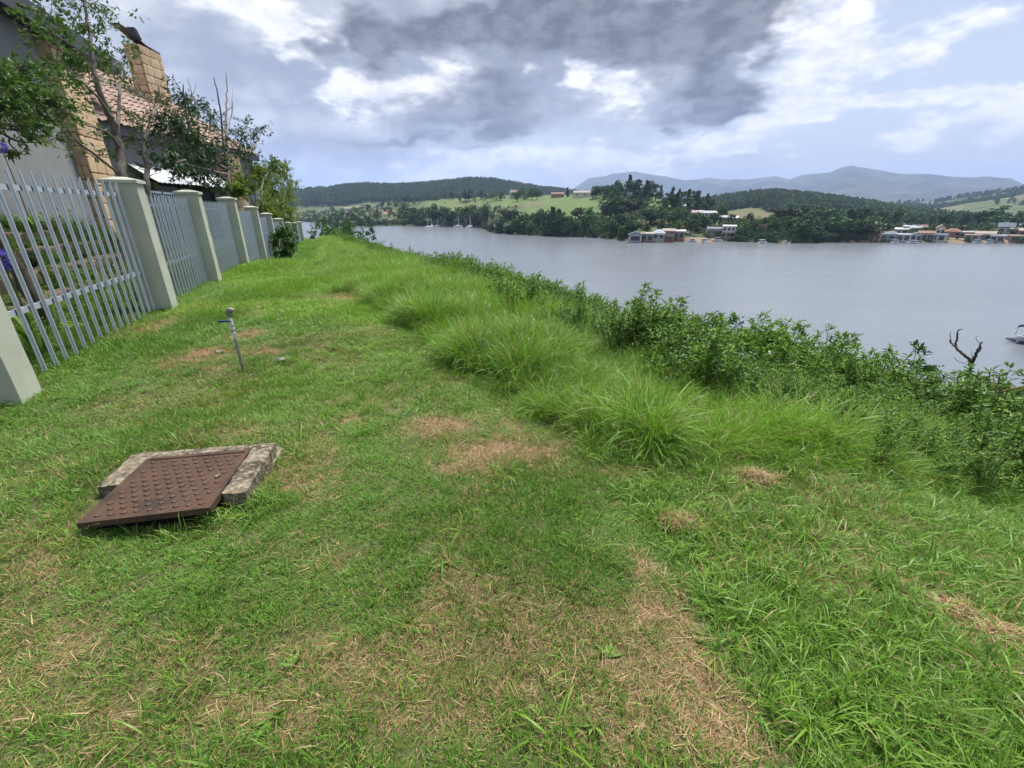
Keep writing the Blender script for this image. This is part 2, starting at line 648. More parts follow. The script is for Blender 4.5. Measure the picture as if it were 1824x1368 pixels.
# turf has grown up round the manhole's collar
MOUND = [on_ground(180, 840)[:2], on_ground(230, 790)[:2], on_ground(360, 775)[:2], on_ground(480, 772)[:2], on_ground(535, 810)[:2], on_ground(490, 880)[:2]]


def ground_z(x, y):
    x = np.asarray(x, float)
    y = np.asarray(y, float)
    s = x * DV[0] + y * DV[1]
    t = x * RV[0] + y * RV[1]
    # the bank bends towards the fence line far off
    tt = t + np.interp(s, [0, 12, 20, 30, 45, 70], [0, 0, .5, 1.3, 2.2, 3.2]) * sstep(t, -2.5, 1.5)
    pt = np.interp(tt, *PT)
    pt = np.where(tt > 0.8, pt * np.interp(s, [3, 10, 90], [1.0, 1.4, 1.4]), pt)
    z = np.interp(s, *ZS) + pt
    for (gx, gy) in MOUND:
        z = z + .045 * np.exp(-((x - gx) ** 2 + (y - gy) ** 2) / .05)
    z = z + (fbm(x * .35, y * .35, 3, 5) - .5) * .22 * sstep(np.hypot(x, y), 1, 6) * sstep(tt, -3.2, -1) + (fbm(x * 2.2, y * 2.2, 3, 9) - .5) * .05
    return z


def axis(vals):
    return np.concatenate(vals)


def px_blobs(lst, x, y):
    """soft patches: (pixel x, pixel y, radius m across, radius m deep, strength)"""
    o = np.zeros_like(x)
    for (px, py, rx, ry, a) in lst:
        g = on_ground(px, py, 0)
        o = np.maximum(o, a * np.exp(-(((x - g[0]) / rx) ** 2 + ((y - g[1]) / ry) ** 2)))
    return o


DRY = [(780, 760, .30, .22, .95), (880, 800, .34, .24, 1.0), (960, 800, .22, .2, .85), (620, 745, .14, .10, .7), (820, 830, .25, .12, .8), (1150, 830, .35, .10, .85), (1330, 820, .28, .1, .75),
       (1190, 1090, .13, .16, .95), (1240, 1200, .15, .15, 1.0), (1290, 1300, .16, .12, .9), (1150, 1000, .08, .1, .8), (1180, 1250, .12, .12, .7), (1090, 1300, .2, .1, .6),
       (560, 1170, .22, .12, .6), (480, 1270, .3, .1, .7), (600, 1240, .15, .1, .62), (300, 1180, .3, .15, .5), (80, 1160, .3, .2, .6), (150, 1250, .3, .1, .6), (250, 1300, .3, .1, .5), (580, 1000, .12, .06, .6),
       (340, 640, .35, .35, .6), (440, 600, .3, .3, .6), (450, 630, .35, .15, .6), (250, 590, .3, .5, .6), (300, 575, .25, .3, .7), (630, 525, .5, .6, .7), (230, 755, .3, .1, .5), (520, 860, .1, .08, .7), (30, 950, .2, .1, .5), (1000, 1130, .2, .1, .4)]
SOIL = [(370, 628, .3, .22, .9), (450, 598, .22, .25, .8), (465, 632, .22, .12, .8), (265, 592, .2, .4, .9), (305, 573, .2, .3, .9), (380, 655, .25, .1, .6), (630, 525, .3, .4, .6), (520, 850, .07, .05, .8), (515, 875, .07, .05, .8)]


def dryness(x, y):
    n = fbm(x * 1.7, y * 1.7, 4, 31)
    f = fbm(x * 7, y * 7, 3, 57)
    b = px_blobs(DRY, x + (f - .5) * .16, y + (fbm(x * 7, y * 7, 3, 91) - .5) * .16)
    D = np.hypot(x, y)
    base = (.05 + .34 * sstep(n, .42, .72)) * (.45 + .55 * sstep(D, 6, 2)) * sstep(D, 28, 8)
    return np.clip(np.maximum(base + .16 * sstep(f, .55, .75) * sstep(D, 8, 3), b * (.4 + .9 * f)), 0, .97)


def soil_mask(x, y):
    f = fbm(x * 6, y * 6, 3, 77)
    return np.clip(px_blobs(SOIL, x, y) * (.35 + 1.2 * f), 0, 1)


def make_ground():
    s = axis([np.arange(-6, -1, .25), np.arange(-1, 8, .05), np.arange(8, 20, .1), np.arange(20, 45, .3), np.arange(45, 150, 1.5)])
    t = axis([np.arange(-40, -8, 1.2), np.arange(-8, -3.4, .2), np.arange(-3.4, 4.5, .06), np.arange(4.5, 12, .2), np.arange(12, 34, .8), np.arange(34, 60, 6)])
    S, TT = np.meshgrid(s, t, indexing='ij')
    x = S * DV[0] + TT * RV[0]
    y = S * DV[1] + TT * RV[1]
    z = ground_z(x, y)
    V = np.column_stack([x.ravel(), y.ravel(), z.ravel()])
    n, k = x.shape
    i = (np.arange(n - 1)[:, None] * k + np.arange(k - 1)[None, :]).ravel()
    F = np.column_stack([i, i + 1, i + k + 1, i + k])[:, ::-1]
    me = bpy.data.meshes.new('ground')
    me.from_pydata(V.tolist(), [], F.tolist())
    for nm, val in (('dry', dryness(V[:, 0], V[:, 1])), ('soil', soil_mask(V[:, 0], V[:, 1]))):
        a = me.attributes.new(nm, 'FLOAT', 'POINT')
        a.data.foreach_set('value', val.astype(np.float32))
    me.polygons.foreach_set('use_smooth', [True] * len(F))
    m, T, b, out = material('earth')
    tc = T.new('ShaderNodeTexCoord')
    v = tc.outputs['Object']
    thatch = T.mix(T.step(T.noise(v, 60, 5, .7), .3, .7), rgb(.055, .075, .022), rgb(.12, .125, .045))
    straw = T.mix(T.step(T.noise(v, 130, 5, .8), .34, .66), rgb(.075, .045, .022), rgb(.36, .245, .135))
    soil = T.mix(T.step(T.noise(v, 40, 6, .7), .3, .7), rgb(.15, .07, .038), rgb(.26, .135, .075))
    ad = T.new('ShaderNodeAttribute', attribute_name='dry')
    as_ = T.new('ShaderNodeAttribute', attribute_name='soil')
    col = T.mix(T.step(ad.outputs['Fac'], .15, .6), thatch, straw)
    col = T.mix(T.step(as_.outputs['Fac'], .2, .6), col, soil)
    T.link(col, b.inputs['Base Color'])
    b.inputs['Roughness'].default_value = .95
    bp = T.new('ShaderNodeBump')
    bp.inputs['Strength'].default_value = .8
    bp.inputs['Distance'].default_value = .02
    T.link(T.noise(v, 55, 6, .7), bp.inputs['Height'])
    T.link(bp.outputs[0], b.inputs['Normal'])
    me.materials.append(m)
    o = bpy.data.objects.new('ground', me)
    COL.objects.link(o)
    tag(o, 'sloping lawn and bank above the lake', 'ground', kind='structure')


make_ground()

# ------------------------------------------------------------------ lake
WZ = -13.0


def make_water():
    m, T, b, out = material('lake_water')
    b.inputs['Base Color'].default_value = rgb(.15, .165, .18)
    b.inputs['Roughness'].default_value = .22
    b.inputs['IOR'].default_value = 1.33
    b.inputs['Specular IOR Level'].default_value = .5
    tc = T.new('ShaderNodeTexCoord')
    mp = T.new('ShaderNodeMapping')
    mp.inputs['Scale'].default_value = (.55, 1.3, 1)
    mp.inputs['Rotation'].default_value = (0, 0, R(20))
    T.link(tc.outputs['Object'], mp.inputs[0])
    n1 = T.noise(mp.outputs[0], 1.3, 5, .6)
    n2 = T.noise(mp.outputs[0], .12, 3, .5)
    wind = T.step(T.noise(mp.outputs[0], .012, 4, .6, .6), .35, .65)
    h = T.m('ADD', T.m('MULTIPLY', n1, T.m('ADD', T.m('MULTIPLY', wind, .8), .5)), T.m('MULTIPLY', n2, 1.2))
    bp = T.new('ShaderNodeBump')
    bp.inputs['Strength'].default_value = 1.0
    bp.inputs['Distance'].default_value = .075
    T.link(h, bp.inputs['Height'])
    T.link(bp.outputs[0], b.inputs['Normal'])
    mb = MB()
    mb.add([(-1600, -300, WZ), (2600, -300, WZ), (2600, 2300, WZ), (-1600, 2300, WZ)], [(0, 1, 2, 3)])
    tag(mb.build('lake', 'lake_water'), 'wide grey lake rippled by wind', 'lake', kind='structure')


make_water()

# ------------------------------------------------------------------ far land: three real terrains


def tab(lst):
    """pixel table -> (azimuths, values)"""
    a = [azel(p[0], p[1])[0] for p in lst]
    return a


SHORE = [(300, 396, 760), (540, 395, 640), (575, 398, 557), (597, 404, 440), (660, 404, 448), (700, 402, 458), (860, 406, 390), (872, 412, 318), (890, 416, 300), (960, 420, 272), (1080, 425, 250), (1130, 432, 223), (1300, 430, 247), (1400, 434, 243), (1600, 433, 278), (1824, 434, 314), (2300, 434, 380)]
SH_A = [azel(p[0], p[1])[0] for p in SHORE]
SH_D = [p[2] for p in SHORE]
RIDGE_A = [(300, 382, 1000), (540, 381, 900), (600, 379, 860), (660, 372, 820), (700, 365, 800), (760, 359, 760), (830, 355, 700), (900, 351, 650), (960, 350, 620), (1000, 349, 590), (1060, 348, 560), (1120, 347, 500), (1160, 352, 470), (1200, 360, 440), (1240, 370, 420), (1280, 384, 390), (1320, 399, 360), (1360, 405, 340), (1420, 408, 340), (1500, 409, 350), (1600, 409, 380), (1700, 409, 410), (1824, 406, 440), (2300, 400, 520)]
RA_A = [azel(p[0], p[1])[0] for p in RIDGE_A]
RA_D = [p[2] for p in RIDGE_A]
RA_E = [azel(p[0], p[1])[1] for p in RIDGE_A]


def far_z(az, D):
    """height of the opposite shore (az in degrees)"""
    az = np.asarray(az, float)
    D = np.asarray(D, float)
    x = D * np.sin(np.radians(az))
    y = D * np.cos(np.radians(az))
    ds = np.interp(az, SH_A, SH_D) + (fbm(x * .02, y * .02, 3, 3) - .5) * 14
    dr = np.interp(az, RA_A, RA_D)
    zr = EYE + dr * np.tan(np.radians(np.interp(az, RA_A, RA_E)))
    u = np.clip((D - ds) / (dr - ds), -1, 3)
    prof = np.where(u < 0, u * 30, np.where(u < 1, np.sin(np.clip(u, 0, 1) * math.pi / 2) ** 1.15, 1 - (u - 1) * .5))
    z = WZ - .2 + np.where(u < 0, prof, (zr - WZ) * prof + 1.1 * sstep(D - ds, 0, 5))
    z = z + (fbm(x * .012, y * .012, 4, 12) - .5) * 5 * sstep(u, .05, .4) * sstep(u, 1.0, .75)
    return z


def far_hit(px, py, dmin=0):
    a, e = azel(px, py)
    D = np.arange(max(dmin, 180), 1000, 1.0)
    zz = far_z(np.full_like(D, a), D)
    hit = np.nonzero((EYE + D * math.tan(R(e)) <= zz) & (zz > WZ - .1))[0]
    d = D[hit[0]] if len(hit) else np.interp(a, RA_A, RA_D)
    return np.array([d * math.sin(R(a)), d * math.cos(R(a)), float(far_z(np.array([a]), np.array([d]))[0])])


def grid_mesh(name, x, y, z, mat, attrs=()):
    V = np.column_stack([x.ravel(), y.ravel(), z.ravel()])
    n, k = x.shape
    i = (np.arange(n - 1)[:, None] * k + np.arange(k - 1)[None, :]).ravel()
    F = np.column_stack([i, i + 1, i + k + 1, i + k])[:, ::-1]
    me = bpy.data.meshes.new(name)
    me.from_pydata(V.tolist(), [], F.tolist())
    for nm, val in attrs:
        a = me.attributes.new(nm, 'FLOAT', 'POINT')
        a.data.foreach_set('value', val.ravel().astype(np.float32))
    me.polygons.foreach_set('use_smooth', [True] * len(F))
    me.materials.append(MATS[mat])
    o = bpy.data.objects.new(name, me)
    COL.objects.link(o)
    return o


def az_blob(lst, az, D):
    o = np.zeros_like(az)
    for (px, py, ra, d0, rd) in lst:
        a, _ = azel(px, py)
        o = np.maximum(o, np.exp(-((az - a) / ra) ** 2 - ((D - d0) / rd) ** 2))
    return o


def make_far():
    m, T, b, out = material('shore_land')
    tc = T.new('ShaderNodeTexCoord')
    v = tc.outputs['Object']
    big = T.noise(v, .018, 5, .6)
    fine = T.noise(v, .12, 5, .65)
    scrub = T.mix(T.step(fine, .3, .7), rgb(.045, .062, .024), rgb(.10, .115, .045))
    past = T.mix(T.step(fine, .3, .7), rgb(.075, .12, .034), rgb(.125, .165, .05))
    past = T.mix(T.step(big, .52, .66), past, rgb(.13, .13, .06))
    earth = T.mix(T.step(fine, .35, .65), rgb(.20, .12, .075), rgb(.30, .21, .14))
    ap = T.new('ShaderNodeAttribute', attribute_name='pasture')
    ae = T.new('ShaderNodeAttribute', attribute_name='earth')
    pm = T.step(T.m('ADD', ap.outputs['Fac'], T.m('MULTIPLY', T.m('SUBTRACT', fine, .5), .4)), .35, .55)
    col = T.mix(pm, scrub, past)
    col = T.mix(T.step(T.m('ADD', ae.outputs['Fac'], T.m('MULTIPLY', T.m('SUBTRACT', fine, .5), .5)), .4, .6), col, earth)
    T.link(col, b.inputs['Base Color'])
    b.inputs['Roughness'].default_value = .95
    az = np.linspace(-42, 62, 520)
    u = np.concatenate([np.linspace(-.06, .12, 30), np.linspace(.13, 1, 80), np.linspace(1.03, 1.7, 20)])
    A, U = np.meshgrid(az, u, indexing='ij')
    ds = np.interp(A, SH_A, SH_D)
    dr = np.interp(A, RA_A, RA_D)
    D = ds + U * (dr - ds)
    z = far_z(A, D)
    pasture = az_blob([(1000, 380, 5.5, 430, 150), (900, 365, 7, 560, 130), (1060, 360, 3.5, 450, 120), (820, 375, 5, 600, 120), (1270, 405, 2.2, 300, 20), (1140, 420, 1.2, 240, 12), (1440, 425, 3, 255, 8), (1150, 370, 5, 370, 60)], A, D)
    earth = np.maximum(sstep(D - ds, 14, 3) * sstep(A, 12, 14.5) * .62 * (fbm(A * 1.3, D * .02, 2, 19) > .44), az_blob([(1200, 408, 5, 282, 7), (1330, 405, 1.2, 320, 16), (1700, 420, 9, 322, 16), (690, 378, .8, 600, 40), (1110, 400, .5, 300, 30)], A, D))
    o = grid_mesh('far_shore', D * np.sin(np.radians(A)), D * np.cos(np.radians(A)), z, 'shore_land', [('pasture', pasture), ('earth', earth)])
    tag(o, 'green hillside across the lake', 'hill', kind='structure')

    # forested hills
    m, T, b, out = material('forest_land')
    v = T.new('ShaderNodeTexCoord').outputs['Object']
    fine = T.noise(v, .045, 6, .7)
    ac = T.new('ShaderNodeAttribute', attribute_name='clear')
    wood = T.mix(T.step(fine, .3, .7), rgb(.07, .10, .04), rgb(.13, .16, .065))
    clr = T.mix(T.step(fine, .35, .65), rgb(.19, .15, .085), rgb(.12, .16, .06))
    T.link(T.mix(T.step(T.m('ADD', ac.outputs['Fac'], T.m('MULTIPLY', T.m('SUBTRACT', fine, .5), .25)), .42, .5), wood, clr), b.inputs['Base Color'])
    bp = T.new('ShaderNodeBump')
    bp.inputs['Strength'].default_value = 1
    bp.inputs['Distance'].default_value = 8
    T.link(T.noise(v, .09, 4, .7), bp.inputs['Height'])
    T.link(bp.outputs[0], b.inputs['Normal'])
    b.inputs['Roughness'].default_value = 1

    def hills(name, ridge, near, mat, label, amp, spread, seed, clear=None, back=.35, base=-16):
        ra = [azel(p[0], p[1])[0] for p in ridge]
        rd = [p[2] for p in ridge]
        re = [azel(p[0], p[1])[1] for p in ridge]
        az = np.linspace(max(ra[0], -46), min(ra[-1], 62), 420)
        u = np.concatenate([np.linspace(0, 1, 70), np.linspace(1.02, 1 + back, 12)])
        A, U = np.meshgrid(az, u, indexing='ij')
        dr = np.interp(A, ra, rd)
        zr = EYE + dr * np.tan(np.radians(np.interp(A, ra, re)))
        dn = dr * near
        D = dn + U * (dr - dn)
        x = D * np.sin(np.radians(A))
        y = D * np.cos(np.radians(A))
        p = np.where(U < 1, np.sin(np.clip(U, 0, 1) * math.pi / 2), 1 - (U - 1) * .6)
        rid = 1 - np.abs(2 * fbm(x / spread, y / spread, 5, seed) - 1)
        z = base + (zr - base) * p - amp * (1 - rid) * sstep(U, 0, .3) * sstep(U, 1.0, .8)
        at = []
        if clear is not None:
            at = [('clear', az_blob(clear, A, D))]
        o = grid_mesh(name, x, y, z, mat, at)
        return tag(o, label, 'hill', kind='structure'), (ra, rd, re, near, base, amp, spread, seed)

    B1 = [(200, 350, 1900), (480, 348, 1900), (530, 343, 1850), (560, 341, 1800), (592, 338, 1750), (650, 334, 1700), (700, 335, 1700), (760, 331, 1650), (840, 324, 1600), (880, 325, 1600), (920, 332, 1600), (960, 339, 1650), (1000, 343, 1700), (1060, 352, 1700), (1130, 362, 1700), (1200, 375, 1700)]
    global HB1, HB2, HB3
    _, HB1 = hills('forest_hill', B1, .55, 'forest_land', 'long forested hill behind the pasture across the lake', 25, 300, 4, [(580, 345, 1.3, 1600, 160), (545, 348, 1.2, 1700, 120)])
    B2 = [(1140, 378, 950), (1200, 370, 950), (1240, 364, 950), (1290, 355, 950), (1340, 349, 950), (1380, 347, 950), (1420, 351, 950), (1480, 358, 950), (1540, 367, 950), (1600, 378, 950), (1700, 390, 950), (1824, 398, 950)]
    _, HB2 = hills('plantation_hill', B2, .6, 'forest_land', 'dark plantation hill behind the tall shore trees', 14, 170, 8, [(1330, 372, 3.0, 640, 60)])
    B3 = [(1180, 372, 2300), (1250, 362, 2300), (1330, 352, 2300), (1440, 356, 2300), (1540, 360, 2300), (1600, 361, 2250), (1650, 359, 2200), (1700, 353, 2150), (1760, 346, 2100), (1824, 338, 2000), (1950, 330, 2000), (2300, 325, 2000)]
    _, HB3 = hills('valley_hill', B3, .5, 'forest_land', 'pale wooded valley side with cleared tan fields', 40, 420, 15, [(1730, 366, 2.2, 1850, 110), (1600, 370, 1.2, 1900, 60), (1800, 372, 2.5, 1500, 60), (1690, 376, 1.0, 1400, 80), (1640, 364, 1.0, 2050, 60)])
    plain('mountain_land', rgb(.04, .05, .035), rgb(.10, .10, .06), .004, 1)
    CM = [(930, 352, 7000), (990, 345, 7000), (1020, 337, 7000), (1050, 318, 7000), (1090, 312, 7000), (1130, 308, 7000), (1180, 315, 7000), (1220, 322, 7000), (1260, 319, 7200), (1300, 322, 7200), (1340, 319, 7000), (1380, 314, 6800), (1406, 320, 6600), (1430, 313, 6600), (1480, 308, 6500), (1500, 300, 6500), (1520, 298, 6500), (1560, 305, 6500), (1600, 311, 6500), (1650, 310, 6500), (1690, 314, 6500), (1720, 316, 6500), (1760, 315, 6400), (1800, 318, 6400), (1824, 328, 6400), (1880, 345, 6400), (2000, 362, 6400)]
    hills('mountains', CM, .55, 'mountain_land', 'hazy blue mountain range on the horizon', 190, 900, 21, back=.2)


make_far()


def hill_z(H, A, D):
    ra, rd, re, near, base, amp, spread, seed = H
    dr = np.interp(A, ra, rd)
    zr = EYE + dr * np.tan(np.radians(np.interp(A, ra, re)))
    U = (D - dr * near) / (dr - dr * near)
    x = D * np.sin(np.radians(A))
    y = D * np.cos(np.radians(A))
    p = np.where(U < 1, np.sin(np.clip(U, 0, 1) * math.pi / 2), 1 - (U - 1) * .6)
    rid = 1 - np.abs(2 * fbm(x / spread, y / spread, 5, seed) - 1)
    return base + (zr - base) * p - amp * (1 - rid) * sstep(U, 0, .3) * sstep(U, 1.0, .8)
#@@PART2

# ------------------------------------------------------------------ palisade fence with painted pillars
def pale_mesh():
    """corrugated steel pale, 1 m high unit with a pointed head"""
    mb = MB()
    xs = [-.035, -.02, -.008, .008, .02, .035]
    ys = [.010, .010, -.008, -.008, .010, .010]
    top = [.955, .968, .992, .992, .968, .955]
    V, n = [], 6
    for zz in (0, 1):
        for th in (0, .004):
            for i in range(n):
                V.append((xs[i], ys[i] + th, 0 if zz == 0 else top[i]))
    F = []
    for i in range(n - 1):
        F += [(i, i + 1, 2 * n + i + 1, 2 * n + i), (n + i + 1, n + i, 3 * n + i, 3 * n + i + 1), (2 * n + i, 2 * n + i + 1, 3 * n + i + 1, 3 * n + i), (i + 1, i, n + i, n + i + 1)]
    F += [(0, 2 * n, 3 * n, n), (n - 1, 2 * n - 1, 4 * n - 1, 3 * n - 1)]
    mb.add(V, F)
    return mb.mesh('pale', 'galvanised')


PALE = pale_mesh()
PILLARS = [(0.9, 0, 2.06), (4.95, 0, 2.06), (9.0, 0, 2.04), (12.3, 0, 1.98), (16.1, 0, 1.93), (19.9, -.33, 1.70), (23.5, -.57, 1.44), (27.6, -.62, 1.15), (31.8, -.66, .85), (36.0, -.74, .74), (40.3, -.8, .70)]


def make_fence():
    s0, t0 = 4.95, -3.06
    b = W(s0, t0, 0)
    root = empty('palisade_fence', b, ROTF, 'grey steel palisade fence set between pale green painted pillars', 'fence')
    for i, (s, z0, z1) in enumerate(PILLARS):
        g = float(ground_z(*W(s, t0)[:2]))
        zb = min(z0, g) - .25
        mb = MB()
        w, d = .30, .42
        # slightly uneven plastered shaft
        rows = 9
        V, F = [], []
        for r in range(rows + 1):
            zz = zb + (z1 - .07 - zb) * r / rows
            for (cx, cy) in ((-w / 2, -d / 2), (0, -d / 2), (w / 2, -d / 2), (w / 2, 0), (w / 2, d / 2), (0, d / 2), (-w / 2, d / 2), (-w / 2, 0)):
                V.append((s - s0 + cx + random.uniform(-.003, .003), cy + random.uniform(-.003, .003), zz))
        for r in range(rows):
            for k in range(8):
                F.append((r * 8 + k, r * 8 + (k + 1) % 8, (r + 1) * 8 + (k + 1) % 8, (r + 1) * 8 + k))
        F.append(tuple(rows * 8 + k for k in range(8)))
        mb.add(V, F)
        p = mb.build('pillar', 'pillar_paint', root)
        cp = MB()
        cp.box((s - s0, 0, z1 - .045), (w + .06, d + .06, .046))
        cp.box((s - s0, 0, z1), (w + .06, d + .06, .044), top=(.25, .25))
        cp.build('cap', 'pillar_cap', p)
        if i == 0:
            continue
        sa, za0, za1 = PILLARS[i - 1]
        a, e = sa + w / 2 + .02, s - w / 2 - .02
        zt = (min(za1, z1) if i > 2 else 2.04) - .04 - (.08 if i > 2 else 0)
        zg = max(z0, za0)
        for rz_ in (zt - .19, zg + .66):
            rb = MB()
            rb.box(((a + e) / 2 - s0, .026, rz_), (e - a + .04, .006, .055))
            rb.box(((a + e) / 2 - s0, .046, rz_ + .0245), (e - a + .04, .034, .006))
            rb.build('rail', 'galvanised', root)
        n = max(6, int(round((e - a) / (.205 if i <= 2 else .185))))
        for k in range(n):
            ss = a + (k + .6) * (e - a) / n
            zb2 = float(ground_z(*W(ss, t0)[:2])) + random.uniform(.03, .07)
            place('pale', PALE, root, (ss - s0 + random.uniform(-.004, .004), 0, zb2), (0, random.uniform(-.006, .006), 0), (1, 1, zt + random.uniform(-.006, .006) - zb2))
    # inner yard gate
    g0 = W(14.2, -4.5, 0.1)
    gate = empty('yard_gate', g0, ROTF, 'flat topped grey steel gate standing in the yard behind the fence', 'gate')
    L = 3.0
    for zz in (1.93, .35):
        rb = MB()
        rb.box((L / 2, .02, zz), (L, .012, .05))
        rb.build('rail', 'galvanised', gate)
    for xx in (0.0, L):
        rb = MB()
        rb.box((xx, .02, .99), (.05, .052, 1.96))
        rb.build('gate_post', 'galvanised', gate)
    for k in range(17):
        place('pale', PALE, gate, (.12 + k * (L - .24) / 16, 0, .06), (0, 0, 0), (1, 1, 1.86))


make_fence()


# ------------------------------------------------------------------ house behind the fence
def make_house():
    S0, T0 = 19.0, -7.0
    root = empty('house', W(S0, T0, .5), ROTF, 'grey rendered lakeside house with sandstone column, chimney and tiled wing', 'house')

    def lc(s, t, z):
        return np.array([s - S0, -(t - T0), z - .5])

    def wl(x, y, z):
        return lc(x * DV[0] + y * DV[1], x * RV[0] + y * RV[1], z)

    def slab(pts_lo, pts_hi):
        """closed hexahedron from two quads"""
        V = list(pts_lo) + list(pts_hi)
        return V, [(0, 3, 2, 1), (4, 5, 6, 7), (0, 1, 5, 4), (1, 2, 6, 5), (2, 3, 7, 6), (3, 0, 4, 7)]

    def boxst(mb, s0, s1, t0, t1, z0, z1, mi=0):
        mb.add(*slab([lc(s0, t0, z0), lc(s0, t1, z0), lc(s1, t1, z0), lc(s1, t0, z0)], [lc(s0, t0, z1), lc(s0, t1, z1), lc(s1, t1, z1), lc(s1, t0, z1)]), mi=mi)
        return mb

    # main block
    mb = MB()
    boxst(mb, 4.0, 19.35, -13.0, -7.05, 0, 6.27)
    mb.build('wall', 'grey_render', root)
    mb = MB()
    boxst(mb, 3.4, 22.2, -6.52, -6.47, 5.93, 6.40)
    mb.build('fascia', 'fascia', root)
    mb = MB()
    mb.add(*slab([lc(3.4, -6.54, 6.06), lc(3.4, -10.2, 8.0), lc(22.2, -10.2, 8.0), lc(22.2, -6.54, 6.06)], [lc(3.4, -6.54, 6.2), lc(3.4, -10.2, 8.14), lc(22.2, -10.2, 8.14), lc(22.2, -6.54, 6.2)]))
    mb.add(*slab([lc(3.4, -10.2, 8.0), lc(3.4, -14, 6.0), lc(22.2, -14, 6.0), lc(22.2, -10.2, 8.0)], [lc(3.4, -10.2, 8.14), lc(3.4, -14, 6.14), lc(22.2, -14, 6.14), lc(22.2, -10.2, 8.14)]))
    boxst(mb, 3.6, 22.0, -7.0, -6.56, 6.0, 6.05)
    mb.build('roof', 'fascia', root)
    # sandstone column
    def stones(parent, frame, width, z0, z1, rowh, rows_w, depth, n_var):
        r = 0
        z = z0
        while z < z1 - .08:
            h = min(rowh * random.uniform(.8, 1.2), z1 - z)
            x = 0.0
            off = rows_w * random.uniform(.35, .7)
            first = True
            while x < width - .02:
                w = off if (first and r % 2) else rows_w * random.uniform(.75, 1.3)
                first = False
                w = min(w, width - x)
                if width - x - w < rows_w * .3:
                    w = width - x
                me = n_var[random.randrange(len(n_var))]
                c, rot = frame(x + w / 2, z + h / 2)
                place('stone', me, parent, c, (random.uniform(-.02, .02), random.uniform(-.015, .015), rot + random.uniform(-.015, .015)), (w - .022, depth * random.uniform(.85, 1.2), h - .022))
                x += w
            z += h
            r += 1
    var = [bevel_box_mesh('stone', (1, 1, 1), m_, .06, .03) for m_ in ('sandstone', 'sandstone_b', 'sandstone')]
    mb = MB()
    boxst(mb, 17.86, 19.40, -7.3, -6.80, .0, 5.99)
    col = mb.build('column', 'mortar', root)
    stones(col, lambda u, z: (lc(17.86 + u, -6.79, z), 0), 1.54, .1, 5.97, .44, .62, .09, var)
    stones(col, lambda u, z: (lc(17.85, -6.80 - u, z), R(90)), .26, .1, 5.97, .44, .3, .07, var)
    stones(col, lambda u, z: (lc(19.42, -6.80 - u, z), R(90)), .4, .1, 5.97, .44, .4, .07, var)
    # tiled wing, turned a little towards the lake
    mb = MB()
    GX, GY0, GY1, GZ = -13.55, 15.9, 26.0, 4.3
    lo = [wl(-20, GY0, 0), wl(-20, GY1, 0), wl(-13.9, GY1, 0), wl(-13.9, GY0, 0)]
    hi = [wl(-20, GY0, 4.2), wl(-20, GY1, 4.2), wl(-13.9, GY1, 4.2), wl(-13.9, GY0, 4.2)]
    mb.add(*slab(lo, hi))
    mb.build('wing_wall', 'grey_render', root)
    mb = MB()
    mb.add(*slab([wl(GX + .02, GY0 - .1, 3.98), wl(GX - .12, GY0 - .1, 3.98), wl(GX - .12, GY1, 3.98), wl(GX + .02, GY1, 3.98)], [wl(GX + .02, GY0 - .1, 4.26), wl(GX - .12, GY0 - .1, 4.26), wl(GX - .12, GY1, 4.26), wl(GX + .02, GY1, 4.26)]))
    mb.add(*slab([wl(GX - .14, GY0 - .1, 4.06), wl(-13.88, GY0 - .1, 4.06), wl(-13.88, GY1, 4.06), wl(GX - .14, GY1, 4.06)], [wl(GX - .14, GY0 - .1, 4.1), wl(-13.88, GY0 - .1, 4.1), wl(-13.88, GY1, 4.1), wl(GX - .14, GY1, 4.1)]))
    mb.build('gutter', 'fascia', root)
    # roof deck and tiles
    RX, RZ = -18.6, 8.05
    sl = np.array([RX - GX, 0, RZ - GZ])
    slen = np.linalg.norm(sl)
    sl = sl / slen
    nrm = np.array([-sl[2], 0, sl[0]]) * -1
    if nrm[2] < 0:
        nrm = -nrm
    mb = MB()
    def hipy(u):
        return GY1 - .2 - .55 * u
    P = lambda u, y, h=0.0: np.array([GX, y, GZ]) + sl * u + nrm * h
    a, b_, c_, d_ = P(0, GY0), P(slen, GY0), P(slen, hipy(slen)), P(0, hipy(0))
    q = [wl(*p) for p in (a, b_, c_, d_)]
    q2 = [wl(*(p - nrm * .08)) for p in (a, b_, c_, d_)]
    mb.add(*slab(q2, q))
    rf = mb.build('wing_roof', 'roof_brown', root)
    tb = MB()
    rh, cw = .36, .30
    prof = [(0, .012), (.06, .05), (.13, .05), (.19, .012), (.25, .004), (.30, .012)]
    nr = int(slen / rh)
    for r in range(nr):
        u0 = r * rh - .02
        u1 = u0 + rh + .05
        y = GY0 + .02
        while y < hipy(u0) - .1:
            dz = random.uniform(-.006, .006)
            V = []
            for (uu, lift) in ((u0, .045), (u1, .0)):
                for (py, ph) in prof:
                    V.append(wl(*P(uu, y + py, ph + lift + dz)))
            n = len(prof)
            F = [(k, k + 1, n + k + 1, n + k) for k in range(n - 1)]
            # front lip
            V2 = [wl(*P(u0, y + py, ph + .022 + dz)) for (py, ph) in prof]
            F += [(2 * n + k, 2 * n + k + 1, k + 1, k) for k in range(n - 1)]
            tb.add(V + V2, F, rnd=random.random())
            y += cw
    tl = tb.build('roof_tiles', 'roof_tile', rf)
    tl['kind'] = 'stuff'
    # chimney
    CX, CY0, CY1, CZ0, CZ1 = -15.5, 21.8, 23.05, 4.6, 7.95
    mb = MB()
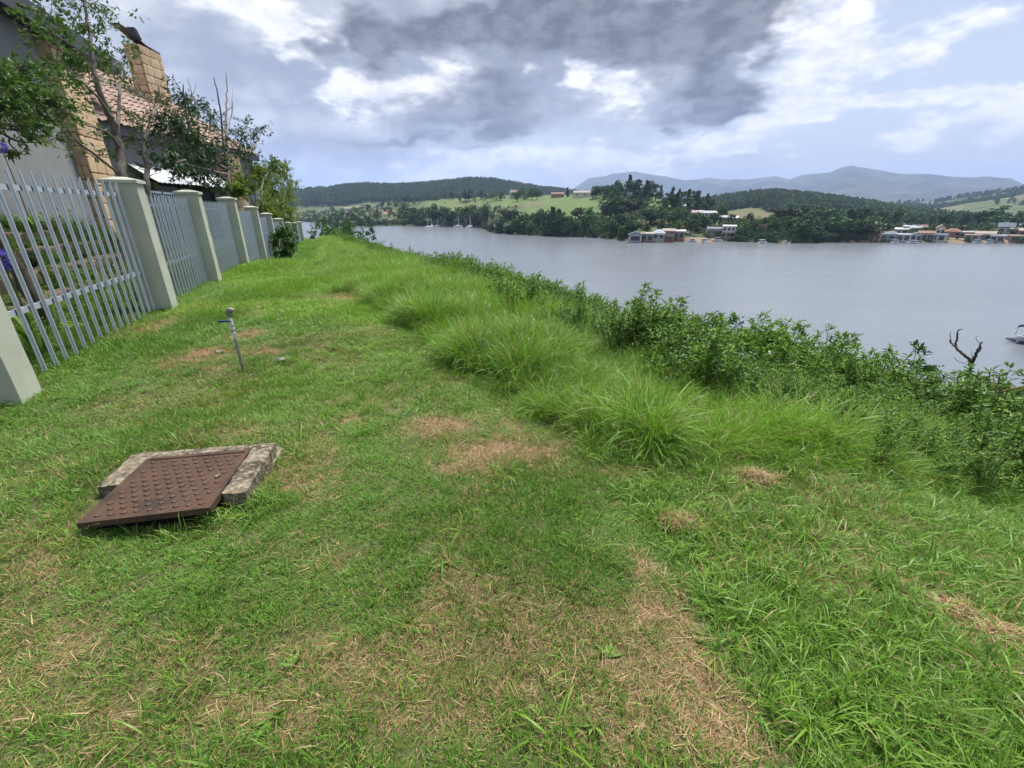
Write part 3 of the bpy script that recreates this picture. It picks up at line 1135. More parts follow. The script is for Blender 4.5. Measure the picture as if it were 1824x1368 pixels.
    mb.add(*slab([wl(CX - .55, CY0, CZ0), wl(CX - .55, CY1, CZ0), wl(CX, CY1, CZ0), wl(CX, CY0, CZ0)], [wl(CX - .55, CY0, CZ1), wl(CX - .55, CY1, CZ1), wl(CX, CY1, CZ1), wl(CX, CY0, CZ1)]))
    ch = mb.build('chimney', 'mortar', root)
    wr = R(90) - ROTF
    stones(ch, lambda u, z: (wl(CX + .01, CY0 + u, z), wr - R(0) + R(0)), CY1 - CY0, CZ0, CZ1, .33, .45, .09, var)
    stones(ch, lambda u, z: (wl(CX - .55 + u, CY0 - .01, z), wr + R(90)), .55, CZ0, CZ1, .33, .45, .09, var)
    # swept metal cowl on the chimney
    def on_x(px, py, X):
        r_ = ray(px, py)
        k = X / r_[0]
        return np.array([X, k * r_[1], EYE + k * r_[2]])
    pp = [(285, 97), (262, 84), (248, 72), (235, 60), (222, 50), (211, 43)]
    V, F = [], []
    for (px, py) in pp:
        p = on_x(px, py, CX + .05)
        k = (px - 211) / 74
        for (xx, dz) in ((CX + .06, 0), (CX - .3, 0), (CX - .3, .05), (CX + .06, .05)):
            V.append(wl(xx, p[1], p[2] + dz + (.0 if px > 225 else 0)))
    for i in range(len(pp) - 1):
        for k in range(4):
            F.append((i * 4 + k, i * 4 + (k + 1) % 4, (i + 1) * 4 + (k + 1) % 4, (i + 1) * 4 + k))
    F += [(0, 1, 2, 3), tuple(len(pp) * 4 - 4 + k for k in (3, 2, 1, 0))]
    mb = MB()
    mb.add(V, F)
    p0, p1, p2 = on_x(240, 62, CX), on_x(232, 46, CX), on_x(258, 80, CX)
    mb.add(*slab([wl(CX + .04, p0[1], p0[2]), wl(CX - .28, p0[1], p0[2]), wl(CX - .28, p0[1] + .3, p0[2] - .1), wl(CX + .04, p0[1] + .3, p0[2] - .1)],
                 [wl(CX + .04, p1[1] + .12, p1[2]), wl(CX - .28, p1[1] + .12, p1[2]), wl(CX - .28, p1[1] + .26, p1[2] - .03), wl(CX + .04, p1[1] + .26, p1[2] - .03)]))
    cw_ = mb.build('chimney_cowl', 'cowl_metal', ch)
    # corrugated awning over a dark opening
    AX0, AX1, AY0, AY1, AZ0, AZ1 = -13.88, -12.9, 17.4, 22.2, 3.15, 2.52
    V, F = [], []
    n = 80
    for i in range(n + 1):
        y = AY0 + (AY1 - AY0) * i / n
        h = .014 * math.sin(i * math.pi / 2)
        for (xx, zz) in ((AX0, AZ0), (AX1, AZ1)):
            V += [wl(xx, y, zz + h), wl(xx, y, zz + h - .01)]
    for i in range(n):
        a = i * 4
        F += [(a, a + 2, a + 6, a + 4), (a + 1, a + 5, a + 7, a + 3), (a + 2, a + 3, a + 7, a + 6), (a, a + 4, a + 5, a + 1)]
    mb = MB()
    mb.add(V, F)
    mb.build('awning', 'awning_metal', root)
    mb = MB()
    mb.add(*slab([wl(-13.87, AY0 + .3, .3), wl(-13.95, AY0 + .3, .3), wl(-13.95, AY1 - .3, .3), wl(-13.87, AY1 - .3, .3)], [wl(-13.87, AY0 + .3, 2.75), wl(-13.95, AY0 + .3, 2.75), wl(-13.95, AY1 - .3, 2.75), wl(-13.87, AY1 - .3, 2.75)]))
    op = mb.build('doorway', 'glass_dark', root)
    mb = MB()
    for yy in (AY0 + .3, (AY0 + AY1) / 2, AY1 - .3):
        mb.add(*slab([wl(-13.82, yy - .04, .3), wl(-13.865, yy - .04, .3), wl(-13.865, yy + .04, .3), wl(-13.82, yy + .04, .3)], [wl(-13.82, yy - .04, 2.75), wl(-13.865, yy - .04, 2.75), wl(-13.865, yy + .04, 2.75), wl(-13.82, yy + .04, 2.75)]))
    mb.build('door_frame', 'fascia', op)
    # low sandstone pier at the end of the awning
    mb = MB()
    mb.add(*slab([wl(-13.87, 22.6, 0), wl(-13.3, 22.6, 0), wl(-13.3, 23.6, 0), wl(-13.87, 23.6, 0)][::-1], [wl(-13.87, 22.6, 4.0), wl(-13.3, 22.6, 4.0), wl(-13.3, 23.6, 4.0), wl(-13.87, 23.6, 4.0)][::-1]))
    pier = mb.build('pier', 'mortar', root)
    stones(pier, lambda u, z: (wl(-13.29, 22.6 + u, z), wr), 1.0, .1, 4.0, .4, .5, .07, var)
    stones(pier, lambda u, z: (wl(-13.87 + u, 22.59, z), wr + R(90)), .57, .1, 4.0, .4, .4, .07, var)


make_house()


def make_terraces():
    bl = [bevel_box_mesh('block', (.38, .30, .27), 'block_wall', .03, .02) for _ in range(4)]
    names = ['lowest tier of dark rough blocks in the terraced yard wall', 'second tier of dark rough blocks above the lowest one', 'third tier of dark rough blocks in the yard wall', 'topmost tier of dark rough blocks under the house wall']
    for k in range(4):
        t = -4.75 - .52 * k
        z = .03 + .29 * k
        n = 23 - 2 * k
        s0 = 6.3 + .1 * k
        root = empty('retaining_wall', W(s0, t, z), ROTF, names[k], 'wall')
        for i in range(n):
            place('block', bl[(i * 7 + k) % 4], root, (i * .42, .03 * math.sin(i * 1.7 + k), .135 + random.uniform(-.012, .012)), (random.uniform(-.04, .04), random.uniform(-.04, .04), random.uniform(-.08, .08)))
    # soil fill of the terraces
    mb = MB()
    for k in range(4):
        t = -4.75 - .52 * k
        a, b_ = W(6.2, t - .1), W(15.6, t - .1)
        c, d = W(15.6, -7.0), W(6.2, -7.0)
        mb.prism([a[:2], b_[:2], c[:2], d[:2]], -.1, .02 + .29 * (k + 1) - .06)
    plain('planter_soil', rgb(.06, .045, .03), rgb(.10, .07, .045), 6, .95, bump=.5)
    tag(mb.build('terrace_soil', 'planter_soil'), 'dark soil filling the terraced planters', 'soil', kind='structure')
    # blue hose
    pth = [on_ground(*p, .1) for p in ((118, 492), (135, 489), (160, 491), (185, 490), (205, 493), (214, 497))]
    P2 = []
    for p in pth:
        q = p.copy()
        q[2] = float(ground_z(q[0], q[1])) + .05
        P2.append(q)
    mb = MB()
    mb.tube(P2, .018, 6)
    hz = mb.build('garden_hose', 'hose_blue')
    tag(hz, 'thin blue pipe lying on the grass behind the fence', 'hose')
    mb = MB()
    mb.tube([P2[-2], P2[-1]], .022, 6)
    mb.build('hose_end', 'pipe_white', hz)


make_terraces()


# ------------------------------------------------------------------ manhole slab
def make_manhole():
    c = on_ground(320, 865, .1)
    root = empty('manhole', (c[0], c[1], 0), 0, 'square rusty iron manhole cover in a broken concrete collar on the lawn', 'manhole')
    o = np.array([c[0], c[1], 0])
    g = lambda x, y, z: on_ground(x, y, z) - o
    NL, FL, FR, NR = g(136, 934, .075), g(263, 817, .10), g(446, 801, .125), g(374, 905, .115)
    OFL, OL, OFR, ORN = g(236, 807, .095), g(172, 866, .075), g(491, 787, .13), g(437, 876, .12)
    ORB = g(390, 890, .115)

    def patch(mb, poly, z_lo, sub=7, amp=.008, seed=0, drop=0):
        """rough slab piece from a quad: displaced top, ragged sides"""
        a, b_, c_, d_ = [np.array(p, float) for p in poly]
        n = sub
        V, F = [], []
        for i in range(n + 1):
            for j in range(n + 1):
                u, v = i / n, j / n
                p = (a * (1 - u) + b_ * u) * (1 - v) + (d_ * (1 - u) + c_ * u) * v
                e = 1 if (i in (0, n) or j in (0, n)) else 0
                nz = float(fbm(p[0] * 14 + seed, p[1] * 14, 3, 8)) - .5
                q = p.copy()
                q[2] += nz * amp * 2 - drop - (.006 if e else 0)
                if e:
                    q[0] += (float(vnoise(p[0] * 40, p[1] * 40, 3)) - .5) * .012
                    q[1] += (float(vnoise(p[0] * 40, p[1] * 40, 5)) - .5) * .012
                V.append(q)
        k = n + 1
        for i in range(n):
            for j in range(n):
                F.append((i * k + j, (i + 1) * k + j, (i + 1) * k + j + 1, i * k + j + 1))
        rim = [i * k for i in range(n + 1)] + [n * k + j for j in range(1, n + 1)] + [i * k + n for i in range(n - 1, -1, -1)] + [j for j in range(n - 1, 0, -1)]
        base = len(V)
        for r in rim:
            q = V[r].copy()
            q[2] = z_lo
            V.append(q)
        m_ = len(rim)
        for i in range(m_):
            F.append((rim[i], base + i, base + (i + 1) % m_, rim[(i + 1) % m_]))
        mb.add(V, F)

    mb = MB()
    patch(mb, [OL, NL * .45 + FL * .55, FL, OFL], -.08, 8, .007, 2)
    patch(mb, [OFL, FL, FR, OFR], -.08, 10, .006, 3)
    patch(mb, [OFR, FR, FR * .22 + NR * .78, ORN], -.08, 10, .006, 4)
    mb.build('concrete_collar', 'concrete_old', root)
    mb = MB()
    L1, L2, L3, L4 = g(504, 797, .05), g(490, 788, .06), g(396, 886, .055), g(452, 876, .045)
    patch(mb, [L2, L3, L4, L1], -.1, 10, .012, 6)
    mb.build('concrete_footing', 'concrete_pale', root)
    # cover: plate with raised rim and side skirt
    m, T, b, out = material('rusty_iron')
    v = T.new('ShaderNodeNewGeometry').outputs['Position']
    col = T.mix(T.step(T.noise(v, 5, 6, .65), .35, .68), rgb(.095, .054, .035), rgb(.042, .031, .026))
    col = T.mix(T.step(T.noise(v, 22, 5, .7), .55, .75), col, rgb(.15, .08, .05))
    T.link(col, b.inputs['Base Color'])
    b.inputs['Roughness'].default_value = .85
    b.inputs['Metallic'].default_value = .1
    bp = T.new('ShaderNodeBump')
    bp.inputs['Strength'].default_value = .35
    bp.inputs['Distance'].default_value = .004
    T.link(T.noise(v, 120, 5, .7), bp.inputs['Height'])
    T.link(bp.outputs[0], b.inputs['Normal'])

    def bil(u, v_, dz=0.0):
        p = (NL * (1 - u) + NR * u) * (1 - v_) + (FL * (1 - u) + FR * u) * v_
        return p + np.array([0, 0, dz])
    mb = MB()
    V = [bil(*q) for q in ((0, 0, .004), (1, 0, .004), (1, 1, .004), (0, 1, .004), (.035, .035, .004), (.965, .035, .004), (.965, .965, .004), (.035, .965, .004), (.045, .045, -.004), (.955, .045, -.004), (.955, .955, -.004), (.045, .955, -.004),
                           (0, 0, -.03), (1, 0, -.034), (1, 1, -.03), (0, 1, -.03))]
    F = []
    for k in range(4):
        k2 = (k + 1) % 4
        F += [(k, k2, 4 + k2, 4 + k), (4 + k, 4 + k2, 8 + k2, 8 + k), (12 + k, 12 + k2, k2, k)]
    F += [(8, 9, 10, 11), (15, 14, 13, 12)]
    mb.add(V, F)
    cover = mb.build('cover', 'rusty_iron', root)
    st = MB()
    V = [(.021, 0, -.003), (0, .014, -.003), (-.021, 0, -.003), (0, -.014, -.003), (.014, 0, .005), (0, .009, .005), (-.014, 0, .005), (0, -.009, .005)]
    st.add(V, [(0, 1, 5, 4), (1, 2, 6, 5), (2, 3, 7, 6), (3, 0, 4, 7), (4, 5, 6, 7)])
    plain('rust_worn_highlight', rgb(.12, .074, .05), rgb(.085, .054, .04), 30, .75)  # worn rust, made lighter than the plate to paint a highlight on the studs
    stm = st.mesh('stud', 'rust_worn_highlight')
    e = bil(1, .5) - bil(0, .5)
    ang = math.atan2(e[1], e[0])
    nr = 11
    for r in range(nr):
        m_ = 9 if r % 2 == 0 else 8
        for i in range(m_):
            u = .10 + (i + (0 if m_ == 9 else .5)) * .80 / 8
            v_ = .09 + r * .82 / (nr - 1)
            if (r, i) in ((6, 7), (5, 7)):
                continue
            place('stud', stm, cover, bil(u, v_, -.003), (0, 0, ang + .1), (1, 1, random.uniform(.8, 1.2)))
    # keyhole lug
    mb = MB()
    p = bil(.87, .52, 0)
    mb.box((p[0], p[1], p[2] + .003), (.03, .016, .012), ang + .9)
    mb.build('lifting_lug', 'concrete_pale', cover)
    # near-black sheet painting the shade in the gap below the raised near edge
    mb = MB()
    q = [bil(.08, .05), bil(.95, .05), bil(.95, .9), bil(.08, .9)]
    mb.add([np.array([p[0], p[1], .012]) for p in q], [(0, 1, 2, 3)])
    plain('gap_shade', rgb(.012, .010, .008), rgb(.03, .022, .016), 30, .95)
    mb.build('gap_shade_sheet', 'gap_shade', root)
    return root


make_manhole()


# ------------------------------------------------------------------ stand pipe with blue lever
def make_tap():
    b = on_ground(434, 662)
    b[2] = float(ground_z(b[0], b[1]))
    root = empty('standpipe', b, 0, 'thin grey standpipe with a blue lever tap standing in the lawn', 'tap')
    h = .60
    lean = np.array([-.012, .0, 1])
    p = lambda z: np.array([lean[0] * z, lean[1] * z, z])
    mb = MB()
    mb.tube([p(-.15), p(.1), p(.3), p(h - .13)], [.018, .0165, .0155, .0145], 10)
    mb.build('pipe', 'pipe_grey', root, True)
    mb = MB()
    mb.tube([p(h - .15), p(h - .145), p(h - .12), p(h - .115)], [.015, .021, .021, .016], 10)
    mb.tube([p(h - .19), p(h - .17)], [.0165, .0165], 10)
    mb.tube([p(h - .24) + (.006, -.014, 0), p(h - .21) + (.004, -.016, 0), p(h - .18) + (-.006, -.015, 0)], .006, 6)
    mb.build('tape_wrap', 'pipe_white', root, True)
    mb = MB()
    mb.tube([p(h - .12), p(h - .10), p(h - .075), p(h - .05), p(h - .02), p(h)], [.017, .022, .024, .02, .0165, .0165], 10)
    vb = mb.build('valve', 'pipe_white', root, True)
    mb = MB()
    q = p(h - .055)
    mb.box((q[0] - .062, q[1] - .012, q[2] + .004), (.105, .022, .014), R(8))
    mb.box((q[0], q[1] - .014, q[2] + .002), (.026, .026, .012), R(8))
    mb.build('lever', 'handle_blue', vb)
    mb = MB()
    a = p(h)
    mb.tube([a + (0, 0, -.01), a + (0, 0, .012), a + (.003, 0, .035), a + (.016, -.004, .055), a + (.036, -.01, .064), a + (.055, -.016, .062)], [.023, .026, .030, .031, .027, .024], 12)
    mb.tube([a + (.050, -.015, .062), a + (.066, -.02, .061)], [.019, .018], 12)
    mb.build('elbow', 'pipe_grey', root, True)


make_tap()


def make_pebbles():
    for (px, py, r, lb) in ((501, 645, .035, 'pale fist sized stone on the lawn beyond the standpipe'), (391, 631, .03, 'small grey stone on the bare earth beside the standpipe')):
        g = on_ground(px, py)
        bm = bmesh.new()
        bmesh.ops.create_icosphere(bm, subdivisions=2, radius=1)
        for v in bm.verts:
            v.co *= 1 + random.uniform(-.16, .16)
            v.co = Vector((v.co.x * r * 1.5, v.co.y * r, v.co.z * r * .7))
        me = bpy.data.meshes.new('stone')
        bm.to_mesh(me)
        bm.free()
        me.materials.append(MATS['pebble'])
        o = bpy.data.objects.new('stone', me)
        COL.objects.link(o)
        o.location = (g[0], g[1], float(ground_z(g[0], g[1])) + r * .45)
        tag(o, lb, 'stone', 'loose stones on the lawn')


make_pebbles()


# ------------------------------------------------------------------ yard trees
def smooth_path(pts, n=5):
    pts = np.asarray(pts, float)
    if len(pts) < 3:
        return pts
    out = []
    for i in range(len(pts) - 1):
        p0 = pts[max(i - 1, 0)]
        p1, p2 = pts[i], pts[i + 1]
        p3 = pts[min(i + 2, len(pts) - 1)]
        for k in range(n):
            u = k / n
            out.append(.5 * ((2 * p1) + (-p0 + p2) * u + (2 * p0 - 5 * p1 + 4 * p2 - p3) * u * u + (-p0 + 3 * p1 - 3 * p2 + p3) * u ** 3))
    out.append(pts[-1])
    return np.array(out)


def limb_tree(name, label, base, limbs, clusters, leafmat, barkmat, leaf=(.10, .045), droop=.2, wind=(0, 0, 0), twig=.006, cat='tree', per=1.0, group=None):
    """limbs: (points, r0, r1); clusters: (centre, radius, leaves)"""
    base = np.array(base, float)
    root = empty(name, base, 0, label, cat, group)
    tb = MB()
    allp = []
    for (pts, r0, r1) in limbs:
        sp = smooth_path(pts)
        sp[1:-1] += rng.normal(size=(len(sp) - 2, 3)) * r1 * .8
        allp.append(sp)
        tb.tube(sp - base, np.linspace(r0, r1, len(sp)), 7 if r0 > .04 else 5)
    P = np.concatenate(allp)
    lb = MB()
    for (c, r, n) in clusters:
        c = np.array(c, float)
        n = int(n * per)
        # boughs from the nearest limb into the clump, then twigs that carry the leaves
        q = P[np.argmin(((P - c) ** 2).sum(1))]
        ends = c + rng.normal(size=(max(4, n // 16), 3)) * r * np.array([.55, .55, .42])
        mid = (q + c) / 2 + rng.normal(size=3) * r * .2
        tb.tube(smooth_path([q, mid, c], 3) - base, np.linspace(twig * 2.0, twig, 7), 4)
        for e in ends:
            k = c + (q - c) * random.uniform(0, .5)
            w = np.array([k, (k + e) / 2 + rng.normal(size=3) * r * .08 + (0, 0, r * .08), e])
            tb.tube(smooth_path(w, 2) - base, np.linspace(twig * .8, twig * .3, 5), 3)
            m = max(4, n // len(ends))
            u = rng.random(m) ** .6
            pos = w[1] + (e - w[1]) * u[:, None] * 1.25 + rng.normal(size=(m, 3)) * r * .10
            d = rng.normal(size=(m, 3)) + (e - k) / (np.linalg.norm(e - k) + 1e-6) * .9 + np.array(wind) - np.array([0, 0, droop])
            lb.leaves(pos - base, d, leaf[0] * rng.uniform(.6, 1.25, m), leaf[1] * rng.uniform(.7, 1.2, m), rnd=np.clip(rng.normal(.5, .25, m), 0, 1))
    tb.build('trunk', barkmat, root, True)
    lb.build('crown', leafmat, root)
    return root


def make_yard_trees():
    def L(T, pts, off=0.0):
        n = len(pts)
        return [on_t(p[0], p[1], T + off * i / max(1, n - 1)) for i, p in enumerate(pts)]

    def C(T, lst, scale, spread=.7):
        o = []
        for (px, py, rp, n) in lst:
            TT = T + random.uniform(-spread, spread)
            p = on_t(px, py, TT)
            dep = np.linalg.norm(p - (0, 0, EYE))
            o.append((p, rp * dep / FPX * scale, n))
        return o

    # tall open tree by the sandstone column
    T = -4.8
    b = on_t(224, 330, T)
    b[2] = float(ground_z(b[0], b[1]))
    limbs = [([b] + L(T, [(222, 330), (216, 285), (210, 250), (203, 222), (190, 196), (174, 152), (166, 112), (161, 62), (152, 12), (146, -30)]), .12, .016),
             (L(T, [(200, 214), (178, 178), (150, 150), (112, 132), (84, 124)], .5), .035, .008),
             (L(T, [(208, 240), (212, 190), (214, 150), (222, 112), (236, 72)], -.5), .05, .008),
             (L(T, [(208, 306), (165, 272), (128, 243), (100, 190), (52, 90), (30, 62)], .6), .03, .005),
             (L(T, [(212, 262), (190, 235), (150, 222), (120, 214)], .4), .03, .008),
             (L(T, [(163, 90), (120, 60), (88, 30), (70, 8)], .3), .02, .006), (L(T, [(160, 62), (182, 40), (196, 18)], -.3), .014, .005), (L(T, [(172, 150), (200, 118), (228, 98)], -.3), .018, .005)]
    cl = C(T, [(70, 8, 24, 110), (92, 20, 20, 80), (118, 4, 26, 120), (150, -2, 28, 170), (168, 6, 20, 90), (156, 40, 14, 60), (190, 24, 14, 60), (166, 60, 16, 60), (184, 62, 12, 40), (62, 45, 16, 70), (84, 46, 18, 80), (140, 92, 24, 160), (158, 112, 22, 150), (130, 122, 22, 120), (186, 116, 22, 140), (200, 104, 14, 60), (232, 96, 20, 130), (104, 136, 18, 70), (126, 148, 20, 80), (158, 150, 22, 80), (216, 140, 16, 60), (112, 196, 16, 50), (150, 178, 16, 50), (196, 280, 16, 60), (150, 262, 16, 40), (170, 240, 14, 40), (56, 40, 12, 30)], 1.0)
    limb_tree('slender_tree', 'tall open branched tree rising beside the sandstone column', b, limbs, cl, 'tree_leaf', 'bark', (.12, .05), .1, (-.5, 0, 0), per=1.15)

    # leaning dark trunk whose canopy hangs in from the side
    T = -3.95
    b = on_t(104, 604, T)
    b[2] = float(ground_z(b[0], b[1]))
    limbs = [([b] + L(T, [(70, 545), (28, 480), (-30, 390), (-70, 300), (-60, 240), (-20, 222), (60, 226), (118, 218)], -.5), .10, .012),
             (L(T, [(-40, 232), (10, 190), (60, 170), (104, 172)], -.6), .03, .008), (L(T, [(-50, 240), (-10, 170), (20, 130), (40, 116)], .3), .03, .008), (L(T, [(-20, 222), (30, 250), (80, 252), (108, 240)], .2), .02, .006)]
    cl = C(T, [(14, 132, 22, 170), (40, 124, 20, 150), (56, 148, 22, 170), (24, 160, 24, 190), (78, 166, 20, 150), (46, 182, 24, 190), (10, 194, 24, 190), (92, 178, 18, 120), (108, 192, 16, 100), (70, 206, 20, 140), (30, 214, 22, 150), (50, 236, 16, 110), (88, 248, 12, 50), (104, 236, 12, 50), (36, 276, 10, 34), (-10, 160, 24, 150), (-20, 210, 24, 150)], 1.0, .5)
    limb_tree('leaning_tree', 'leaning dark trunked tree with dense green canopy over the grey house wall', b, limbs, cl, 'tree_leaf', 'bark_dark', (.085, .034), .1, (.9, 0, -.2), per=1.6)

    # thin twisted tree just past the first pillar
    T = -4.4
    b = on_t(264, 345, T)
    b[2] = float(ground_z(b[0], b[1]))
    limbs = [([b] + L(T, [(264, 340), (262, 300), (256, 262), (262, 236), (276, 198), (284, 172), (282, 152)]), .075, .012),
             (L(T, [(262, 236), (300, 236), (330, 222), (352, 214)], -.4), .03, .008), (L(T, [(260, 250), (240, 226), (226, 196)], .4), .022, .006), (L(T, [(264, 318), (272, 310), (290, 308)], .2), .014, .006), (L(T, [(276, 198), (300, 180), (318, 172)], .3), .018, .005)]
    cl = C(T, [(284, 160, 20, 70), (262, 176, 20, 60), (300, 190, 22, 80), (276, 214, 22, 80), (250, 232, 18, 60), (320, 205, 20, 70), (306, 232, 22, 80), (280, 246, 20, 70), (260, 290, 14, 50), (258, 326, 16, 90), (250, 260, 12, 40), (330, 228, 16, 50), (232, 205, 14, 40)], 1.0)
    limb_tree('thin_tree', 'thin twisted tree with sparse dull olive leaves in front of the tiled roof', b, limbs, cl, 'tree_leaf_dull', 'bark', (.10, .042), .1, (-.3, 0, 0), per=1.5)

    # tree with bare upright spires
    T = -4.3
    b = on_t(408, 372, T)
    b[2] = float(ground_z(b[0], b[1]))
    limbs = [([b] + L(T, [(408, 360), (406, 325), (405, 300), (404, 262), (402, 215), (404, 168), (402, 128)]), .13, .014),
             (L(T, [(406, 302), (398, 262), (394, 210), (388, 170), (380, 138)], .6), .06, .012), (L(T, [(405, 300), (436, 278), (458, 252), (468, 226)], -.8), .07, .01), (L(T, [(405, 302), (368, 280), (342, 240), (330, 195), (326, 150)], .8), .07, .012),
             (L(T, [(404, 310), (360, 300), (318, 286)], .6), .05, .01), (L(T, [(350, 255), (352, 205), (340, 160), (334, 140)], -.3), .03, .008), (L(T, [(404, 250), (412, 200), (414, 156)], -.4), .025, .006), (L(T, [(436, 278), (430, 250), (440, 226)], .3), .025, .006), (L(T, [(330, 195), (344, 168), (350, 148)], .2), .016, .005)]
    cl = C(T, [(334, 178, 18, 110), (318, 200, 22, 130), (346, 196, 20, 130), (368, 194, 16, 90), (330, 224, 24, 190), (356, 226, 22, 170), (312, 246, 26, 190), (340, 258, 26, 220), (368, 250, 22, 150), (320, 276, 26, 230), (350, 288, 24, 200), (378, 296, 20, 140), (326, 306, 22, 190), (360, 316, 22, 190), (390, 326, 18, 130), (430, 270, 20, 140), (448, 246, 20, 150), (462, 232, 14, 80), (440, 228, 14, 80), (424, 240, 14, 70), (452, 268, 16, 90), (396, 246, 14, 50), (384, 222, 12, 40), (410, 215, 10, 30), (388, 275, 16, 80), (425, 300, 18, 110), (300, 226, 18, 110), (306, 290, 20, 140)], 1.0, 1.2)
    limb_tree('spired_tree', 'dark leaved tree with bare upright spires above the fence', b, limbs, cl, 'tree_leaf_dark', 'bark', (.16, .07), .1, (-.2, 0, 0), .010, per=1.5)

    # yellow green bush crowding over the fence
    T = -3.9
    b = on_t(480, 430, T)
    b[2] = float(ground_z(b[0], b[1]))
    limbs = [([b] + L(T, [(474, 400), (466, 360), (470, 320), (486, 296)]), .10, .012), (L(T, [(474, 400), (450, 360), (438, 330)], .4), .05, .01), (L(T, [(474, 400), (500, 370), (510, 340), (522, 322)], -.2), .05, .01)]
    cl = C(T, [(436, 326, 18, 150), (452, 312, 16, 120), (474, 310, 16, 120), (488, 292, 12, 70), (502, 306, 14, 90), (518, 322, 12, 70), (494, 326, 18, 150), (468, 336, 20, 180), (442, 350, 20, 180), (490, 350, 20, 190), (514, 346, 14, 100), (470, 366, 20, 190), (500, 374, 18, 180), (518, 372, 12, 90), (446, 372, 16, 110), (484, 390, 18, 170), (512, 392, 14, 110), (426, 340, 14, 90), (460, 296, 10, 40), (505, 290, 8, 30)], 1.0, .9)
    limb_tree('yellow_bush', 'large yellow green bush crowding over the far part of the fence', b, limbs, cl, 'tree_leaf_yellow', 'bark', (.19, .10), .1, (.1, 0, 0), .010, 'bush', 4.6)
    T = -2.55
    b = W(27.0, -2.5)
    b[2] = float(ground_z(b[0], b[1]))
    limbs = [([b] + L(T, [(500, 445), (498, 430), (502, 412)]), .06, .012)]
    cl = C(T, [(500, 440, 12, 190), (508, 452, 10, 150), (492, 432, 10, 130), (506, 425, 11, 170), (514, 412, 9, 120), (498, 415, 10, 130), (516, 438, 9, 120), (520, 402, 8, 80)], 1.0, .4)
    limb_tree('dark_shrub', 'dark green shrub growing out through the fence below the yellow bush', b, limbs, cl, 'weed_dark', 'bark_dark', (.16, .09), .1, (0, 0, 0), .008, 'bush', 2.6)


make_yard_trees()


def make_agapanthus():
    for (px, py, T, lb, zb) in ((2, 462, -3.45, 'purple flower head on a stalk just behind the fence pales', None), (2, 263, -6.2, 'purple flower head on a tall stalk against the grey house wall', None)):
        top = on_t(px, py, T)
        b = np.array([top[0], top[1], float(ground_z(top[0], top[1]))])
        if T < -5:
            b[2] = 1.1
        root = empty('agapanthus', b, 0, lb, 'flower', 'purple flowers behind the fence')
        mb = MB()
        mb.tube([(0, 0, 0), (.02, .0, (top[2] - b[2]) * .5), top - b], [.012, .009, .008], 6)
        mb.build('stalk', 'weed_stem', root)
        mb = MB()
        n = 130
        d = rng.normal(size=(n, 3))
        d /= np.linalg.norm(d, axis=1, keepdims=True)
        mb.leaves((top - b) + d * .05, d, .085, .034)
        mb.build('flower_head', 'petal_purple', root)
        mb = MB()
        for k in range(26):
            a = random.uniform(0, 6.28)
            l = random.uniform(.35, .6)
            q = [np.array([math.cos(a) * .03, math.sin(a) * .03, 0]), np.array([math.cos(a) * l * .4, math.sin(a) * l * .4, l * .7]), np.array([math.cos(a) * l * .9, math.sin(a) * l * .9, l * .6])]
            sp = smooth_path(q, 4)
            sd_ = np.array([-math.sin(a), math.cos(a), 0]) * .014
            V = np.concatenate([sp - sd_, sp + sd_])
            m_ = len(sp)
            mb.add(V, [(i, i + 1, m_ + i + 1, m_ + i) for i in range(m_ - 1)], rnd=random.random())
        mb.build('leaves', 'weed_leaf', root)


make_agapanthus()


# ------------------------------------------------------------------ dead shrub and fallen branch on the bank, pontoon boat
def make_dead_shrub():
    D = 11.5
    f = lambda x, y, o=0.0: at_dist(x, y, D + o)
    b = f(1729, 665)
    g = float(ground_z(b[0], b[1]))
    root = empty('dead_shrub', (b[0], b[1], g), 0, 'bare dead forked branch sticking up from the bank against the water', 'branch')
    o = np.array([b[0], b[1], g])
    mb = MB()
    def limb(pts, r0, r1, off=0):
        p = smooth_path([f(x, y, off * i / len(pts)) for i, (x, y) in enumerate(pts)], 4)
        p[1:-1] += rng.normal(size=(len(p) - 2, 3)) * .006
        mb.tube(p - o, np.linspace(r0, r1, len(p)), 6)
    mb.tube([(0, 0, -.1), f(1729, 655) - o], [.035, .032], 7)
    limb([(1729, 655), (1728, 643), (1716, 632), (1708, 624), (1703, 618), (1704, 604), (1707, 590), (1710, 586)], .032, .010, .4)
    limb([(1729, 652), (1736, 637), (1740, 628), (1744, 618), (1750, 609)], .032, .010, -.3)
    limb([(1738, 630), (1743, 626), (1748, 618)], .022, .008, .2)
    limb([(1704, 620), (1694, 612), (1692, 605), (1697, 612), (1704, 615)], .012, .006, .1)
    limb([(1694, 612), (1692, 600), (1693, 590)], .010, .004, .3)
    limb([(1710, 586), (1716, 587)], .006, .003)
    limb([(1746, 612), (1739, 605), (1738, 599)], .006, .003)
    limb([(1726, 642), (1722, 634)], .006, .003)
    limb([(1733, 640), (1730, 625)], .005, .003)
    limb([(1727, 652), (1705, 642), (1700, 636)], .006, .003, .3)
    mb.build('branches', 'dead_wood', root, True)
    # dry fallen branch
    p = [at_dist(x, y, 8.2) for (x, y) in ((1738, 706), (1765, 702), (1795, 695), (1840, 686))]
    mb = MB()
    mb.tube(smooth_path(p, 4), np.linspace(.007, .016, 13), 6)
    mb.tube(smooth_path([p[1], p[1] + (.1, .1, .12), p[1] + (.14, .2, .2)], 3), np.linspace(.01, .004, 7), 5)
    mb.tube(smooth_path([p[2], p[2] + (.05, -.1, .1), p[2] + (.1, -.1, .2)], 3), np.linspace(.01, .004, 7), 5)
    tag(mb.build('fallen_branch', 'timber', smooth=True), 'dry brown branch lying across the weeds on the bank', 'branch')


make_dead_shrub()


